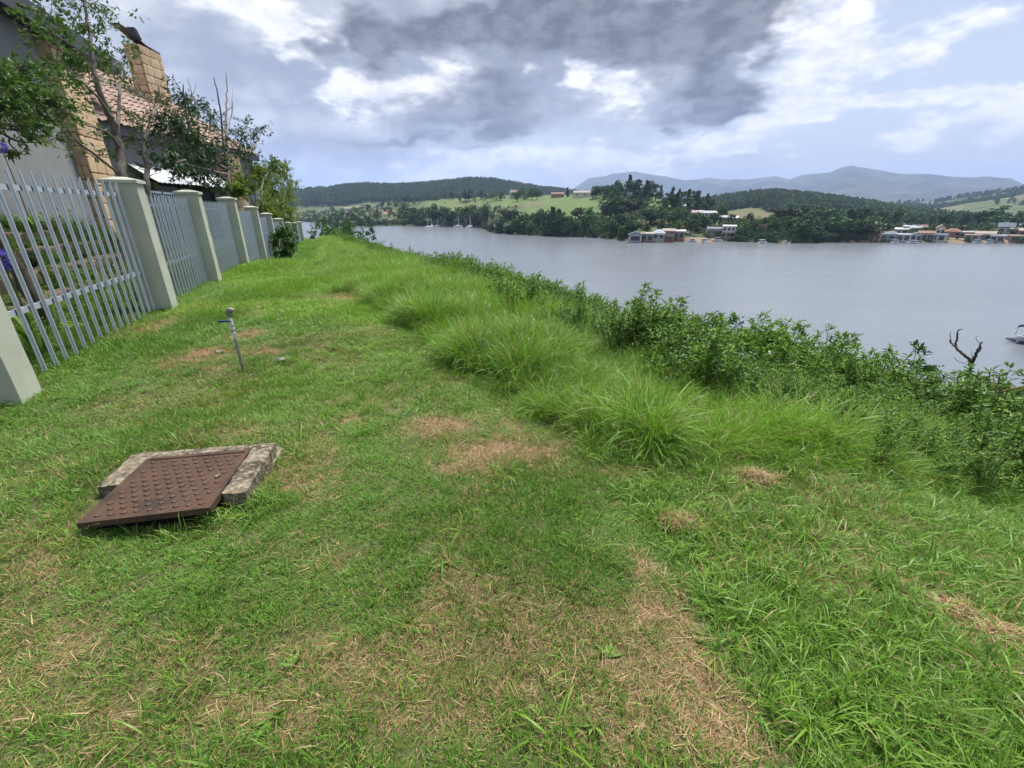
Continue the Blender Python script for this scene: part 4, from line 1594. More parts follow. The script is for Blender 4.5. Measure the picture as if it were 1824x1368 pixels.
def hull_mesh(L, B, H, name, mat):
    """small displacement hull: pointed bow, transom stern, sheer"""
    mb = MB()
    n, k = 11, 6
    V = []
    for i in range(n):
        u = i / (n - 1)
        w = B / 2 * (1 - max(0, (u - .45) / .55) ** 2.2) * (.82 + .18 * min(1, u / .3))
        w = max(w, .02)
        x = -L / 2 + L * u
        sh = H * (1 + .25 * u * u)
        for j in range(k):
            v = j / (k - 1)
            V.append((x, -w * (v ** .45), sh * v - H * .25 + H * .3 * u ** 3 * (1 - v)))
        for j in range(k):
            v = 1 - j / (k - 1)
            V.append((x, w * (v ** .45), sh * v - H * .25 + H * .3 * u ** 3 * (1 - v)))
    m = 2 * k
    F = []
    for i in range(n - 1):
        for j in range(m):
            F.append((i * m + j, (i + 1) * m + j, (i + 1) * m + (j + 1) % m, i * m + (j + 1) % m))
    F += [tuple(range(m)), tuple((n - 1) * m + j for j in range(m - 1, -1, -1))]
    mb.add(V, F)
    return mb.mesh(name, mat, True)


def make_pontoon():
    # canopied boat moored under the bank
    g = on_ground(1816, 611, WZ)
    root = empty('canopy_boat', (g[0] + 2.5, g[1] + .3, WZ), R(8), 'white motor boat under a blue canopy moored on the near water', 'boat')
    me = hull_mesh(6.4, 2.3, .8, 'hull', 'white_paint')
    h = place('hull', me, root, (0, 0, .1), (0, 0, R(180)))
    mb = MB()
    mb.box((0, 0, .16), (6.0, 2.36, .14))
    mb.build('waterline_band', 'hull_dark', h)
    mb = MB()
    mb.box((.3, 0, .95), (2.6, 1.7, .5), top=(.8, .85))
    mb.build('cabin', 'white_paint', root)
    mb = MB()
    mb.box((-.2, 0, 1.3), (1.4, 1.45, .25), top=(.8, .9))
    mb.build('windscreen', 'glass_dark', root)
    mb = MB()
    n = 9
    V, F = [], []
    for i in range(n):
        a = math.pi * i / (n - 1)
        yy, zz = math.cos(a) * 1.15, 1.75 + .5 * math.sin(a) ** .7
        V += [(-2.1, yy, zz - .12), (0, yy, zz), (1.9, yy, zz - .08), (-2.1, yy * .97, zz - .16), (0, yy * .97, zz - .04), (1.9, yy * .97, zz - .12)]
    for i in range(n - 1):
        a, c = i * 6, i * 6 + 6
        F += [(a, a + 1, c + 1, c), (a + 1, a + 2, c + 2, c + 1), (a + 3, c + 3, c + 4, a + 4), (a + 4, c + 4, c + 5, a + 5), (a, c, c + 3, a + 3), (a + 2, a + 5, c + 5, c + 2)]
    mb.add(V, F)
    mb.build('canopy', 'canvas_blue', root)
    for (x, y) in ((-2.0, 1.1), (-2.0, -1.1), (1.8, 1.1), (1.8, -1.1)):
        mb = MB()
        mb.tube([(x, y, .7), (x, y, 1.72)], .03, 6)
        mb.build('canopy_post', 'white_paint', root)


make_pontoon()
#@@PART3

# ------------------------------------------------------------------ scattered stuff: instances on points through geometry nodes
def source_collection(name, meshes):
    c = bpy.data.collections.new(name)          # not linked to the scene: only the scattered copies show
    for i, me in enumerate(meshes):
        o = bpy.data.objects.new('%s_%02d' % (name, i), me)
        c.objects.link(o)
    return c


def scatter(name, pts, rot, scl, idx, coll, label, cat, dry=None, hue=None, parent=None):
    pts = np.asarray(pts, float)
    n = len(pts)
    me = bpy.data.meshes.new(name)
    me.vertices.add(n)
    me.vertices.foreach_set('co', pts.astype(np.float32).ravel())

    def at(nm, typ, key, val):
        a = me.attributes.new(nm, typ, 'POINT')
        a.data.foreach_set(key, np.asarray(val, np.float32).ravel() if typ != 'INT' else np.asarray(val, np.int32))
    at('rot', 'FLOAT_VECTOR', 'vector', rot)
    at('scl', 'FLOAT_VECTOR', 'vector', np.column_stack([scl] * 3) if np.ndim(scl) == 1 else scl)
    at('idx', 'INT', 'value', idx)
    at('dry', 'FLOAT', 'value', np.zeros(n) if dry is None else dry)
    at('hue', 'FLOAT', 'value', np.zeros(n) if hue is None else hue)
    o = bpy.data.objects.new(name, me)
    COL.objects.link(o)
    ng = bpy.data.node_groups.new(name, 'GeometryNodeTree')
    ng.interface.new_socket('Geometry', in_out='INPUT', socket_type='NodeSocketGeometry')
    ng.interface.new_socket('Geometry', in_out='OUTPUT', socket_type='NodeSocketGeometry')
    N, L = ng.nodes, ng.links
    gi, go = N.new('NodeGroupInput'), N.new('NodeGroupOutput')
    ci = N.new('GeometryNodeCollectionInfo')
    ci.inputs['Collection'].default_value = coll
    ci.inputs['Separate Children'].default_value = True
    ci.inputs['Reset Children'].default_value = True
    ip = N.new('GeometryNodeInstanceOnPoints')

    def named(nm, typ):
        a = N.new('GeometryNodeInputNamedAttribute')
        a.data_type = typ
        a.inputs['Name'].default_value = nm
        return a.outputs[0]
    L.new(gi.outputs[0], ip.inputs['Points'])
    L.new(ci.outputs[0], ip.inputs['Instance'])
    ip.inputs['Pick Instance'].default_value = True
    L.new(named('idx', 'INT'), ip.inputs['Instance Index'])
    L.new(named('rot', 'FLOAT_VECTOR'), ip.inputs['Rotation'])
    L.new(named('scl', 'FLOAT_VECTOR'), ip.inputs['Scale'])
    L.new(ip.outputs[0], go.inputs[0])
    md = o.modifiers.new('scatter', 'NODES')
    md.node_group = ng
    tag(o, label, cat, kind='stuff')
    return o


# ------------------------------------------------------------------ far trees
def far_tree(kind, seed, leafmat):
    """unit-height tree: trunk, limbs and a crown of small leaf clumps"""
    r = np.random.default_rng(seed)
    mb = MB()
    lean = r.normal(size=2) * .03
    blobs = []
    if kind == 'round':
        for k in range(9):
            a = r.random() * 6.28
            q = r.random() ** .5 * .30
            blobs.append((math.cos(a) * q, math.sin(a) * q, r.uniform(.28, .82) - q * .25, r.uniform(.13, .21)))
        blobs.append((0, 0, .8, .18))
        tr = .30
    elif kind == 'bush':
        for k in range(8):
            a = r.random() * 6.28
            q = r.random() ** .5 * .5
            blobs.append((math.cos(a) * q, math.sin(a) * q, r.uniform(.2, .75) * (1 - q * .5), r.uniform(.2, .3)))
        tr = .1
    elif kind == 'gum':
        for k in range(9):
            a = r.random() * 6.28
            q = r.random() ** .5 * .17
            z = r.uniform(.35, .92)
            blobs.append((math.cos(a) * q + z * .05, math.sin(a) * q, z, r.uniform(.07, .12)))
        tr = .6
    else:
        for k in range(11):
            z = .12 + .85 * k / 10
            w = .22 * (1 - z) + .02
            for j in range(2):
                a = r.random() * 6.28
                blobs.append((math.cos(a) * w * .6, math.sin(a) * w * .6, z, w * .62 + .02))
        tr = .9
    top = max(b[2] for b in blobs)
    mb.tube([(0, 0, -.12), (lean[0], lean[1], tr * .5), (lean[0] * 2, lean[1] * 2, max(tr, top * .8))], [.028, .02, .006], 5, mi=1)
    if kind in ('round', 'gum'):
        for (x, y, z, q) in blobs[:6]:
            mb.tube([(lean[0], lean[1], tr * .6), (x * .6, y * .6, z * .85), (x, y, z)], [.012, .008, .004], 4, mi=1)
    for (x, y, z, q) in blobs:
        n = 46 if kind != 'conifer' else 22
        d = r.normal(size=(n, 3))
        d /= np.linalg.norm(d, axis=1, keepdims=True)
        rad = q * r.uniform(.55, 1.12, n)[:, None]
        pos = np.array([x, y, z]) + d * rad * np.array([1, 1, .8])
        dd = d * .8 + r.normal(size=(n, 3)) * .7
        if kind == 'conifer':
            dd[:, 2] -= .5
        sz = .10 if kind != 'gum' else .075
        mb.leaves(pos - dd / np.linalg.norm(dd, axis=1, keepdims=True) * sz * .5, dd, sz * r.uniform(.7, 1.3, n), sz * .8 * r.uniform(.7, 1.2, n), rnd=np.clip(r.normal(.5, .3, n), 0, 1), fold=.15)
    return mb.mesh(kind, [leafmat, 'bark_dark'])


FT = {'round': [far_tree('round', 10 + i, 'far_foliage') for i in range(4)], 'dark': [far_tree('round', 30 + i, 'far_foliage_dark') for i in range(3)], 'bush': [far_tree('bush', 40 + i, 'far_foliage') for i in range(3)],
      'gum': [far_tree('gum', 50 + i, 'far_foliage_dark') for i in range(4)], 'conifer': [far_tree('conifer', 60 + i, 'far_foliage_dark') for i in range(3)], 'light': [far_tree('round', 70 + i, 'far_foliage_light') for i in range(2)]}
TN = {'round': 'broadleaf_tree', 'dark': 'broadleaf_tree', 'bush': 'lake_bush', 'gum': 'gum_tree', 'conifer': 'conifer_tree', 'light': 'pale_tree'}


def plant(px, py, kind, h, label, group, cat=None):
    p = far_hit(px, py)
    me = FT[kind][random.randrange(len(FT[kind]))]
    o = bpy.data.objects.new(TN[kind], me)
    COL.objects.link(o)
    o.location = [float(q) for q in p]
    w = h * random.uniform(.85, 1.2) * {'gum': 1.55, 'conifer': 1.25, 'round': 1.15, 'dark': 1.2}.get(kind, 1.0)
    o.scale = (w, w, h)
    o.rotation_euler = (0, random.uniform(-.04, .08), random.uniform(0, 6.28))
    tag(o, label, cat or ('bush' if kind == 'bush' else 'tree'), group)


BANDS = [
    (572, 662, 394, 402, 16, ['round', 'bush', 'dark'], 5, 9, 'crowded on the small headland at the end of the bay', 'trees on the small headland'),
    (545, 725, 366, 392, 30, ['round', 'bush', 'bush'], 5, 9, 'scattered on the rough slope above the bay', 'scrub trees above the bay'),
    (715, 872, 391, 402, 30, ['round', 'dark', 'dark'], 8, 14, 'on the shore behind the moored sailing boats', 'shore trees behind the sailing boats'),
    (884, 1085, 404, 421, 40, ['round', 'dark', 'bush'], 6, 11, 'on the wooded point', 'trees on the wooded point'),
    (1084, 1134, 404, 424, 8, ['dark'], 6, 9, 'beside the first boathouse', 'dark trees by the boathouses'),
    (1092, 1300, 366, 412, 42, ['round', 'bush', 'dark'], 4.5, 8.5, 'standing on the wooded slope above the boathouses', 'trees on the slope above the boathouses'),
    (1078, 1106, 352, 402, 10, ['round', 'dark'], 8, 12, 'in the line along the edge of the pasture', 'trees along the edge of the pasture'),
    (1112, 1178, 350, 362, 11, ['dark', 'gum', 'conifer'], 8, 13, 'tall on top of the hill', 'tall trees on the hilltop'),
    (1180, 1268, 360, 382, 16, ['gum', 'conifer'], 7, 11, 'in the row running down the hill', 'gum trees running down the hill'),
    (700, 960, 354, 360, 24, ['round', 'round', 'bush', 'dark'], 6, 12, 'in the line on the ridge above the pasture', 'trees on the pasture ridge'),
    (1056, 1110, 348, 356, 9, ['round', 'dark'], 8, 12, 'on the hill crest beside the long low house', 'round trees on the hill crest'),
    (1306, 1425, 400, 425, 20, ['round', 'dark', 'bush'], 5, 8, 'among the houses past the boathouses', 'trees around the lakeside houses'),
    (1372, 1572, 398, 408, 24, ['gum', 'gum', 'dark'], 8, 12, 'rising tall behind the broad shore trees', 'tall gums behind the shore'),
    (1425, 1572, 412, 428, 18, ['dark', 'round', 'round'], 6, 9, 'overhanging the water below the tall gums', 'broad trees overhanging the water'),
    (1560, 1830, 412, 424, 12, ['round', 'dark', 'bush'], 3, 5, 'growing between the crowded lake cabins', 'trees between the lake cabins'),
    (1116, 1300, 412, 421, 12, ['round', 'dark', 'bush'], 4, 7, 'close behind the boathouses', 'trees close behind the boathouses'),
    (1570, 1850, 398, 407, 26, ['round', 'dark', 'round'], 7, 11, 'behind the crowded lake cabins', 'trees behind the lake cabins'),
]


LOOK = {'round': 'rounded green tree', 'dark': 'dense dark tree', 'bush': 'low spreading bush', 'gum': 'slender feathery gum tree', 'conifer': 'narrow pointed conifer', 'light': 'pale tree'}


def make_far_trees():
    for (x0, x1, y0, y1, n, kinds, h0, h1, lb, gr) in BANDS:
        for i in range(n):
            px = x0 + (x1 - x0) * (i + random.random()) / n
            k = random.choice(kinds)
            plant(px, random.uniform(y0, y1), k, random.uniform(h0, h1) * 1.18, LOOK[k] + ' ' + lb, gr)
    for (px, py, h, lb) in ((983, 417, 14.5, 'tallest dark conifer on the wooded point'), (992, 418, 13, 'tall conifer close beside the tallest one on the point'), (976, 416, 10, 'shorter conifer next to the tall pair on the point'), (1011, 351, 9, 'lone conifer on the crest between two low houses'), (913, 352, 7, 'small pointed conifer beside the white gabled house'), (1120, 350, 16, 'highest pointed conifer on the hilltop')):
        plant(px, py, 'conifer', h, lb, None)
    for (px, py, h, lb) in ((930, 352, 11, 'large round tree right beside the white gabled house'), (830, 357, 12, 'large round tree standing on the ridge above the moored boats')):
        plant(px, py, 'round', h, lb, None)
    for i in range(7):
        plant([1474, 1492, 1503, 1540, 1528, 1552, 1822][i], [404, 405, 412, 416, 420, 409, 408][i], 'light', random.uniform(6, 9), 'pale yellow green tree among the dark shore trees', 'pale trees among the shore trees')
    plant(1776, 404, 'gum', 15, 'tall leaning gum standing above the lake cabins', None)
    plant(1655, 400, 'gum', 10, 'thin gum showing above the trees behind the cabins', 'thin gums above the cabins')
    plant(1680, 400, 'gum', 10, 'thin gum showing above the trees behind the cabins', 'thin gums above the cabins')
    for i in range(2):
        plant([1513, 1531][i], [424, 427][i], 'dark', 9.5, 'dark round tree at the water next to the cabin with hipped roof', 'dark trees beside the hipped cabin')


make_far_trees()


def make_forest():
    meshes = [far_tree('conifer', 80, 'forest_leaf'), far_tree('round', 81, 'forest_leaf'), far_tree('round', 82, 'far_foliage'), far_tree('bush', 83, 'far_foliage')]
    coll = source_collection('forest_tree', meshes)
    for (nm, H, n, a0, a1, u0, u1, h0, h1, lb, clr, kinds) in (
            ('hill_forest', HB1, 9000, -26, 14, .25, 1.03, 11, 17, 'plantation forest covering the long hill', [(580, 345, 1.3, 1600, 160), (545, 348, 1.2, 1700, 120)], (0, 1)),
            ('plantation_forest', HB2, 4200, 17, 46, .2, 1.03, 9, 13, 'dark plantation on the hill behind the shore trees', [(1330, 372, 3.0, 640, 60)], (0, 1)),
            ('valley_forest', HB3, 3800, 22, 56, .3, 1.02, 9, 16, 'patchy woodland on the pale valley side', [(1730, 366, 2.2, 1850, 110), (1600, 370, 1.2, 1900, 60), (1800, 372, 2.5, 1500, 60), (1690, 376, 1.0, 1400, 80), (1640, 364, 1.0, 2050, 60)], (0, 1, 2))):
        A = rng.uniform(a0, a1, n)
        U = rng.uniform(u0, u1, n)
        ra, rd, re, near = H[:4]
        dr = np.interp(A, ra, rd)
        D = dr * near + U * (dr - dr * near)
        keep = az_blob(clr, A, D) < .38
        if nm == 'valley_forest':
            keep &= fbm(D * np.sin(np.radians(A)) / 130, D * np.cos(np.radians(A)) / 130, 3, 41) > .47
        A, D = A[keep], D[keep]
        z = hill_z(H, A, D) - .5
        pts = np.column_stack([D * np.sin(np.radians(A)), D * np.cos(np.radians(A)), z])
        m = len(pts)
        s = rng.uniform(h0, h1, m)
        scatter(nm, pts, np.column_stack([np.zeros(m), np.zeros(m), rng.uniform(0, 6.28, m)]), np.column_stack([s * 1.1, s * 1.1, s]), rng.choice(kinds, m), coll, lb, 'forest')
    # low scrub on the opposite slopes
    n = 2600
    A = rng.uniform(-25, 52, n)
    ds, dr = np.interp(A, SH_A, SH_D), np.interp(A, RA_A, RA_D)
    U = rng.uniform(.0, 1, n) ** 1.2
    D = ds + 3 + U * (dr - ds)
    past = az_blob([(1000, 380, 5.5, 430, 150), (900, 365, 7, 560, 130), (1060, 360, 3.5, 450, 120), (820, 375, 5, 600, 120), (1270, 405, 2.2, 300, 20)], A, D)
    shore = (D - ds) < 9
    built = ((A > 14) & (A < 26.5) & (D - ds < 45)) | ((A > 36.5) & (D - ds < 60))
    keep = ((past < .35) | (rng.random(n) < .05) | (shore & (A < 14))) & ~built
    A, D = A[keep], D[keep]
    z = far_z(A, D)
    ok = z > WZ + .3
    A, D, z = A[ok], D[ok], z[ok]
    m = len(A)
    s = rng.uniform(1.5, 4.2, m)
    scatter('shore_scrub', np.column_stack([D * np.sin(np.radians(A)), D * np.cos(np.radians(A)), z - .2]), np.column_stack([np.zeros(m), np.zeros(m), rng.uniform(0, 6.28, m)]), s, rng.choice((2, 3), m), coll, 'low green scrub over the opposite slopes', 'scrub')


make_forest()


def make_shore_brush():
    # brush hanging over the water's edge
    meshes = [far_tree('bush', 85, 'far_foliage_dark'), far_tree('bush', 86, 'far_foliage'), far_tree('round', 87, 'far_foliage_dark')]
    coll = source_collection('brush', meshes)
    n = 1500
    A = rng.uniform(-25, 52, n)
    ds = np.interp(A, SH_A, SH_D)
    D = ds + rng.uniform(-2, 16, n) ** 1.0
    built = ((A > 14.2) & (A < 26.3) & (rng.random(n) < .85)) | ((A > 37.5) & (rng.random(n) < .8))
    z = far_z(A, D)
    ok = (z > WZ - .1) & ~built
    A, D, z = A[ok], D[ok], z[ok]
    m = len(A)
    s = rng.uniform(2.0, 5.0, m)
    scatter('shore_brush', np.column_stack([D * np.sin(np.radians(A)), D * np.cos(np.radians(A)), z - .3]), np.column_stack([np.zeros(m), np.zeros(m), rng.uniform(0, 6.28, m)]), s, rng.integers(0, 3, m), coll, "dark brush along the water's edge of the opposite shore", 'brush')


make_shore_brush()


# ------------------------------------------------------------------ far houses and boathouses
def far_house(px, py, w, d, h, roof, wall, roofm, label, name='lake_house', cat='house', rh=1.4, turn=0.0, storeys=1, wins=3, extra=None, group=None):
    p = far_hit(px, py)
    az = math.atan2(p[0], p[1])
    root = empty(name, p, -az + turn, label, cat, group)
    mb = MB()
    mb.box((0, 0, h / 2 - 1.2), (w, d, h + 2.4))
    mb.build('wall', wall, root)
    o = .45
    mb = MB()
    W2, D2 = w / 2 + o, d / 2 + o
    if roof == 'gable_front':
        V = [(-W2, -D2, h), (W2, -D2, h), (W2, D2, h), (-W2, D2, h), (0, -D2, h + rh), (0, D2, h + rh)]
        V += [(v[0], v[1], v[2] + .2) for v in V]
        mb.add(V, [(0, 4, 5, 3), (4, 1, 2, 5), (6, 9, 11, 10), (10, 11, 8, 7), (0, 6, 10, 4), (4, 10, 7, 1), (3, 5, 11, 9), (5, 2, 8, 11), (0, 3, 9, 6), (1, 7, 8, 2)])
        g = MB()
        g.add([(-w / 2, -d / 2, h), (w / 2, -d / 2, h), (0, -d / 2, h + rh * .93), (-w / 2, d / 2, h), (w / 2, d / 2, h), (0, d / 2, h + rh * .93)], [(0, 1, 2), (5, 4, 3), (0, 2, 5, 3), (1, 4, 5, 2)])
        g.build('gable', wall, root)
    elif roof == 'gable_side':
        V = [(-W2, -D2, h), (W2, -D2, h), (W2, D2, h), (-W2, D2, h), (-W2, 0, h + rh), (W2, 0, h + rh)]
        V += [(v[0], v[1], v[2] + .2) for v in V]
        mb.add(V, [(0, 1, 5, 4), (4, 5, 2, 3), (6, 10, 11, 7), (10, 9, 8, 11), (0, 6, 7, 1), (3, 2, 8, 9), (0, 4, 10, 6), (4, 3, 9, 10), (1, 7, 11, 5), (5, 11, 8, 2)])
        g = MB()
        g.add([(-w / 2, -d / 2, h), (-w / 2, d / 2, h), (-w / 2, 0, h + rh * .9), (w / 2, -d / 2, h), (w / 2, d / 2, h), (w / 2, 0, h + rh * .9)], [(0, 2, 1), (3, 4, 5), (0, 3, 5, 2), (1, 2, 5, 4)])
        g.build('gable', wall, root)
    elif roof == 'hip':
        V = [(-W2, -D2, h), (W2, -D2, h), (W2, D2, h), (-W2, D2, h), (-w * .2, 0, h + rh), (w * .2, 0, h + rh)]
        mb.add(V, [(0, 1, 5, 4), (2, 3, 4, 5), (1, 2, 5), (3, 0, 4), (3, 2, 1, 0)])
    else:
        mb.add([(-W2, -D2, h), (W2, -D2, h), (W2, D2, h + rh), (-W2, D2, h + rh), (-W2, -D2, h + .25), (W2, -D2, h + .25), (W2, D2, h + rh + .25), (-W2, D2, h + rh + .25)], [(0, 3, 2, 1), (4, 5, 6, 7), (0, 1, 5, 4), (1, 2, 6, 5), (2, 3, 7, 6), (3, 0, 4, 7)])
    mb.build('roof', roofm, root)
    wm = bpy.data.meshes.get('window_unit')
    if wm is None:
        b = MB()
        b.box((0, 0, 0), (1, .08, 1))
        wm = b.mesh('window_unit', 'glass_dark')
    fm = bpy.data.meshes.get('window_frame_unit')
    if fm is None:
        b = MB()
        b.box((0, 0, .54), (1.16, .12, .08))
        b.box((0, 0, -.54), (1.16, .12, .08))
        b.box((.54, 0, 0), (.08, .12, 1.0))
        b.box((-.54, 0, 0), (.08, .12, 1.0))
        fm = b.mesh('window_frame_unit', 'white_paint')
    sh = h / storeys
    for f in range(storeys):
        for i in range(wins):
            x = -w / 2 + w * (i + .5) / wins
            big = (extra == 'boatdoor' and f == 0)
            ww, hh = (w / wins * .72, sh * .78) if big else (min(1.7, w / wins * .6), min(1.3, sh * .5))
            zc = f * sh + (hh / 2 + .1 if big else sh * .55)
            wd = place('boat_door' if big else 'window', wm, root, (x, -d / 2 - .02, zc), (0, 0, 0), (ww, 1, hh))
            place('frame', fm, wd, (0, -.03, 0))
    for sx in (-1, 1):
        wd = place('window', wm, root, (sx * (w / 2 + .02), 0, h * .55), (0, 0, R(90)), (1.4, 1, min(1.2, h * .4)))
        place('frame', fm, wd, (0, -.03 * sx, 0))
    if extra == 'deck':
        b = MB()
        b.box((0, -d / 2 - 1.3, sh - .1), (w, 2.6, .18))
        dk = b.build('balcony', 'timber', root)
        b = MB()
        for i in range(7):
            b.box((-w / 2 + .1 + (w - .2) * i / 6, -d / 2 - 2.5, sh + .45), (.08, .08, .95))
        b.box((0, -d / 2 - 2.5, sh + .95), (w, .1, .08))
        b.build('railing', 'white_paint', dk)
        for sx in (-1, 1):
            b = MB()
            b.box((sx * (w / 2 - .2), -d / 2 - 2.3, sh / 2 - 1.0), (.22, .22, sh + 1.6))
            b.build('post', 'timber', root)
    if extra == 'porch':
        b = MB()
        b.box((0, -d / 2 - 1.4, h * .86), (w * 1.02, 2.6, .16))
        b.build('porch_roof', roofm, root)
        for sx in (-1, 0, 1):
            b = MB()
            b.box((sx * (w / 2 - .2), -d / 2 - 2.5, h * .43 - .6), (.18, .18, h * .86 + 1.0))
            b.build('post', 'white_paint', root)
    return root


def make_far_houses():
    BH = 'boathouse'
    far_house(1131, 429, 6.0, 7, 2.6, 'gable_front', 'grey_wall', 'roof_slate', 'dark slate gabled boathouse with a wide pale door at the water', BH, BH, 1.3, 0, 1, 1, 'boatdoor')
    far_house(1152, 429, 5.6, 6, 2.9, 'mono', 'brown_wall', 'roof_tan', 'flat tan roofed brown boathouse next to the slate gabled one', BH, BH, .5, 0, 1, 2, 'boatdoor')
    far_house(1172, 428, 5.6, 6, 3.2, 'hip', 'cream_wall', 'roof_grey', 'cream boathouse with a pointed grey hipped roof', BH, BH, 1.6, 0, 1, 2, 'porch')
    far_house(1190, 428, 5.2, 6, 4.2, 'gable_side', 'brick_wall', 'roof_tan', 'two storey brick boathouse with balcony and reddish tan roof', BH, BH, 1.0, 0, 2, 2, 'deck')
    far_house(1208, 425, 5.4, 6, 3.2, 'mono', 'brown_wall', 'roof_white', 'white roofed open boathouse beside the brick one', BH, BH, .5, 0, 1, 2, 'boatdoor')
    far_house(1272, 421, 7.2, 6, 3.4, 'mono', 'white_paint', 'roof_slate', 'long blue grey roofed boat shelter with white front', BH, BH, .7, 0, 1, 3, 'porch')
    far_house(1296, 424, 5.6, 6, 5.4, 'mono', 'cream_wall', 'roof_white', 'tall cream two storey lake house with white flat roof', 'lake_house', 'house', .4, 0, 2, 3, 'deck')
    far_house(1259, 394, 9.0, 8, 4.4, 'mono', 'white_paint', 'roof_grey', 'large white modern house with big windows on the slope', 'hillside_house', 'house', 1.2, .1, 2, 4, 'deck')
    far_house(1241, 389, 6, 6, 3, 'gable_side', 'cream_wall', 'roof_tan', 'tan roofed house just above the large white modern one', 'hillside_house', 'house', 1.5)
    far_house(1224, 375, 6, 6, 3, 'hip', 'white_paint', 'roof_grey', 'small white house highest on the wooded slope', 'hillside_house', 'house', 1.4)
    far_house(1290, 396, 5.5, 6, 2.6, 'gable_side', 'grey_wall', 'roof_grey', 'low grey roofed house past the large white modern one', 'hillside_house', 'house', 1.2)
    far_house(1304, 397, 5.5, 6, 2.6, 'gable_side', 'cream_wall', 'roof_white', 'low pale roofed house past the grey roofed one', 'hillside_house', 'house', 1.2)
    far_house(1353, 413, 5, 5, 2.6, 'gable_side', 'brown_wall', 'roof_red', 'small red roofed cabin among the shore trees', 'lake_cabin', 'house', 1.3)
    C = 'lake_cabin'
    rows = [(1509, 415, 5.0, 3.0, 'hip', 'cream_wall', 'roof_brown', 'cabin with brown hipped roof standing apart among trees', 1.6, None), (1564, 413, 4.8, 3.4, 'gable_side', 'white_paint', 'roof_white', 'white cabin with white gabled roof above the red roofed one', 1.4, None),
            (1559, 427, 4.4, 2.4, 'hip', 'brown_wall', 'roof_red', 'red hipped cabin at the water below the white gabled one', 1.3, 'porch'), (1578, 427, 6.0, 2.4, 'gable_side', 'grey_wall', 'roof_slate', 'long slate roofed cabin next to the red hipped one', 1.1, 'porch'),
            (1604, 419, 5.4, 2.6, 'mono', 'cream_wall', 'roof_white', 'cabin with broad white sloping roof in the second row', .7, None), (1617, 412, 4.6, 2.4, 'mono', 'grey_wall', 'roof_white', 'pale flat roofed cabin at the top of the cabin rows', .4, None),
            (1628, 416, 4.6, 2.6, 'gable_side', 'grey_wall', 'roof_grey', 'grey roofed cabin behind the white sloping roof', 1.0, None), (1648, 413, 4.8, 2.4, 'gable_side', 'brick_wall', 'roof_red', 'cabin with orange red roof in the back row', 1.0, None),
            (1672, 419, 3.4, 3.4, 'gable_front', 'cream_wall', 'roof_tan', 'narrow cream cabin with steep front gable', 1.6, None), (1646, 426, 5.6, 2.6, 'gable_side', 'brown_wall', 'roof_brown', 'brown roofed waterside cabin below the orange red one', 1.1, 'porch'),
            (1694, 422, 5.8, 2.6, 'hip', 'brick_wall', 'roof_red', 'broad red brown hipped cabin beside the steep gable', 1.5, None), (1670, 428, 5.6, 2.4, 'mono', 'cream_wall', 'roof_slate', 'low dark flat roofed boat shelter at the water', .3, 'boatdoor'),
            (1719, 424, 4.4, 2.5, 'mono', 'brown_wall', 'roof_grey', 'small grey flat roofed cabin before the tan one', .4, None), (1752, 426, 6.4, 2.4, 'gable_side', 'cream_wall', 'roof_tan', 'tan roofed waterside cabin with a long porch', 1.1, 'porch'),
            (1787, 417, 5.6, 3.4, 'gable_side', 'grey_wall', 'roof_slate', 'large slate roofed house behind the tan cabin', 2.0, None), (1812, 421, 6.0, 2.6, 'gable_side', 'brown_wall', 'roof_tan', 'tan roofed brown cabin beside the large slate roofed house', 1.2, None),
            (1812, 430, 6.2, 2.2, 'mono', 'brown_wall', 'roof_brown', 'low brown boat shelter at the end of the cabin row', .4, 'boatdoor'), (1606, 428, 4.8, 2.4, 'mono', 'white_paint', 'roof_grey', 'white fronted boat shelter with grey flat roof', .4, 'boatdoor'), (1630, 428, 4.0, 2.3, 'gable_front', 'white_paint', 'roof_grey', 'small white front gabled boat shelter', 1.0, 'boatdoor'),
            (1730, 429, 5.0, 2.2, 'mono', 'grey_wall', 'roof_brown', 'low brown roofed boat shelter between two cabins', .3, 'boatdoor'), (1775, 429, 4.6, 2.2, 'mono', 'cream_wall', 'roof_grey', 'grey flat roofed boat shelter beside the tan porch cabin', .3, 'boatdoor')]
    for (px, py, w, h, rf, wa, rm, lb, rh, ex) in rows:
        far_house(px, py, w, w * .8, h, rf, wa, rm, lb, C, 'cabin', rh, random.uniform(-.2, .2), 1, 2, ex)
    H = 'farm_house'
    far_house(918, 352, 13, 8, 5, 'gable_side', 'white_paint', 'roof_brown', 'white gabled house with brown roof on the pasture ridge', H, 'house', 3.0, .2, 1, 4)
    far_house(863, 353, 8, 6, 3.5, 'gable_side', 'white_paint', 'roof_grey', 'small white cottage among the ridge trees', H, 'house', 1.6)
    far_house(993, 352, 13, 8, 3.2, 'gable_side', 'brown_wall', 'roof_brown', 'low brown house on the crest beside the lone conifer', H, 'house', 1.6)
    far_house(1041, 351, 20, 9, 3.4, 'gable_side', 'cream_wall', 'roof_tan', 'long low cream house with tan roof on the crest', H, 'house', 1.8)
    far_house(620, 370, 12, 8, 3.4, 'gable_side', 'cream_wall', 'roof_tan', 'cream house with tan roof above the bay scrub', H, 'house', 2.2)
    far_house(582, 372, 9, 8, 3.4, 'gable_front', 'white_paint', 'roof_brown', 'pale house at the far end above the bay', H, 'house', 2.4)
    far_house(678, 369, 9, 8, 3.6, 'gable_front', 'white_paint', 'roof_grey', 'white twin roofed house above the pale track', H, 'house', 2.2)
    far_house(642, 370, 10, 8, 3.2, 'gable_side', 'brown_wall', 'roof_tan', 'brown house next to the cream one above the bay', H, 'house', 1.8)
    far_house(902, 411, 5.5, 5, 2.6, 'gable_side', 'white_paint', 'roof_grey', 'white cottage on the tip of the wooded point', 'cottage', 'house', 1.6, .3)
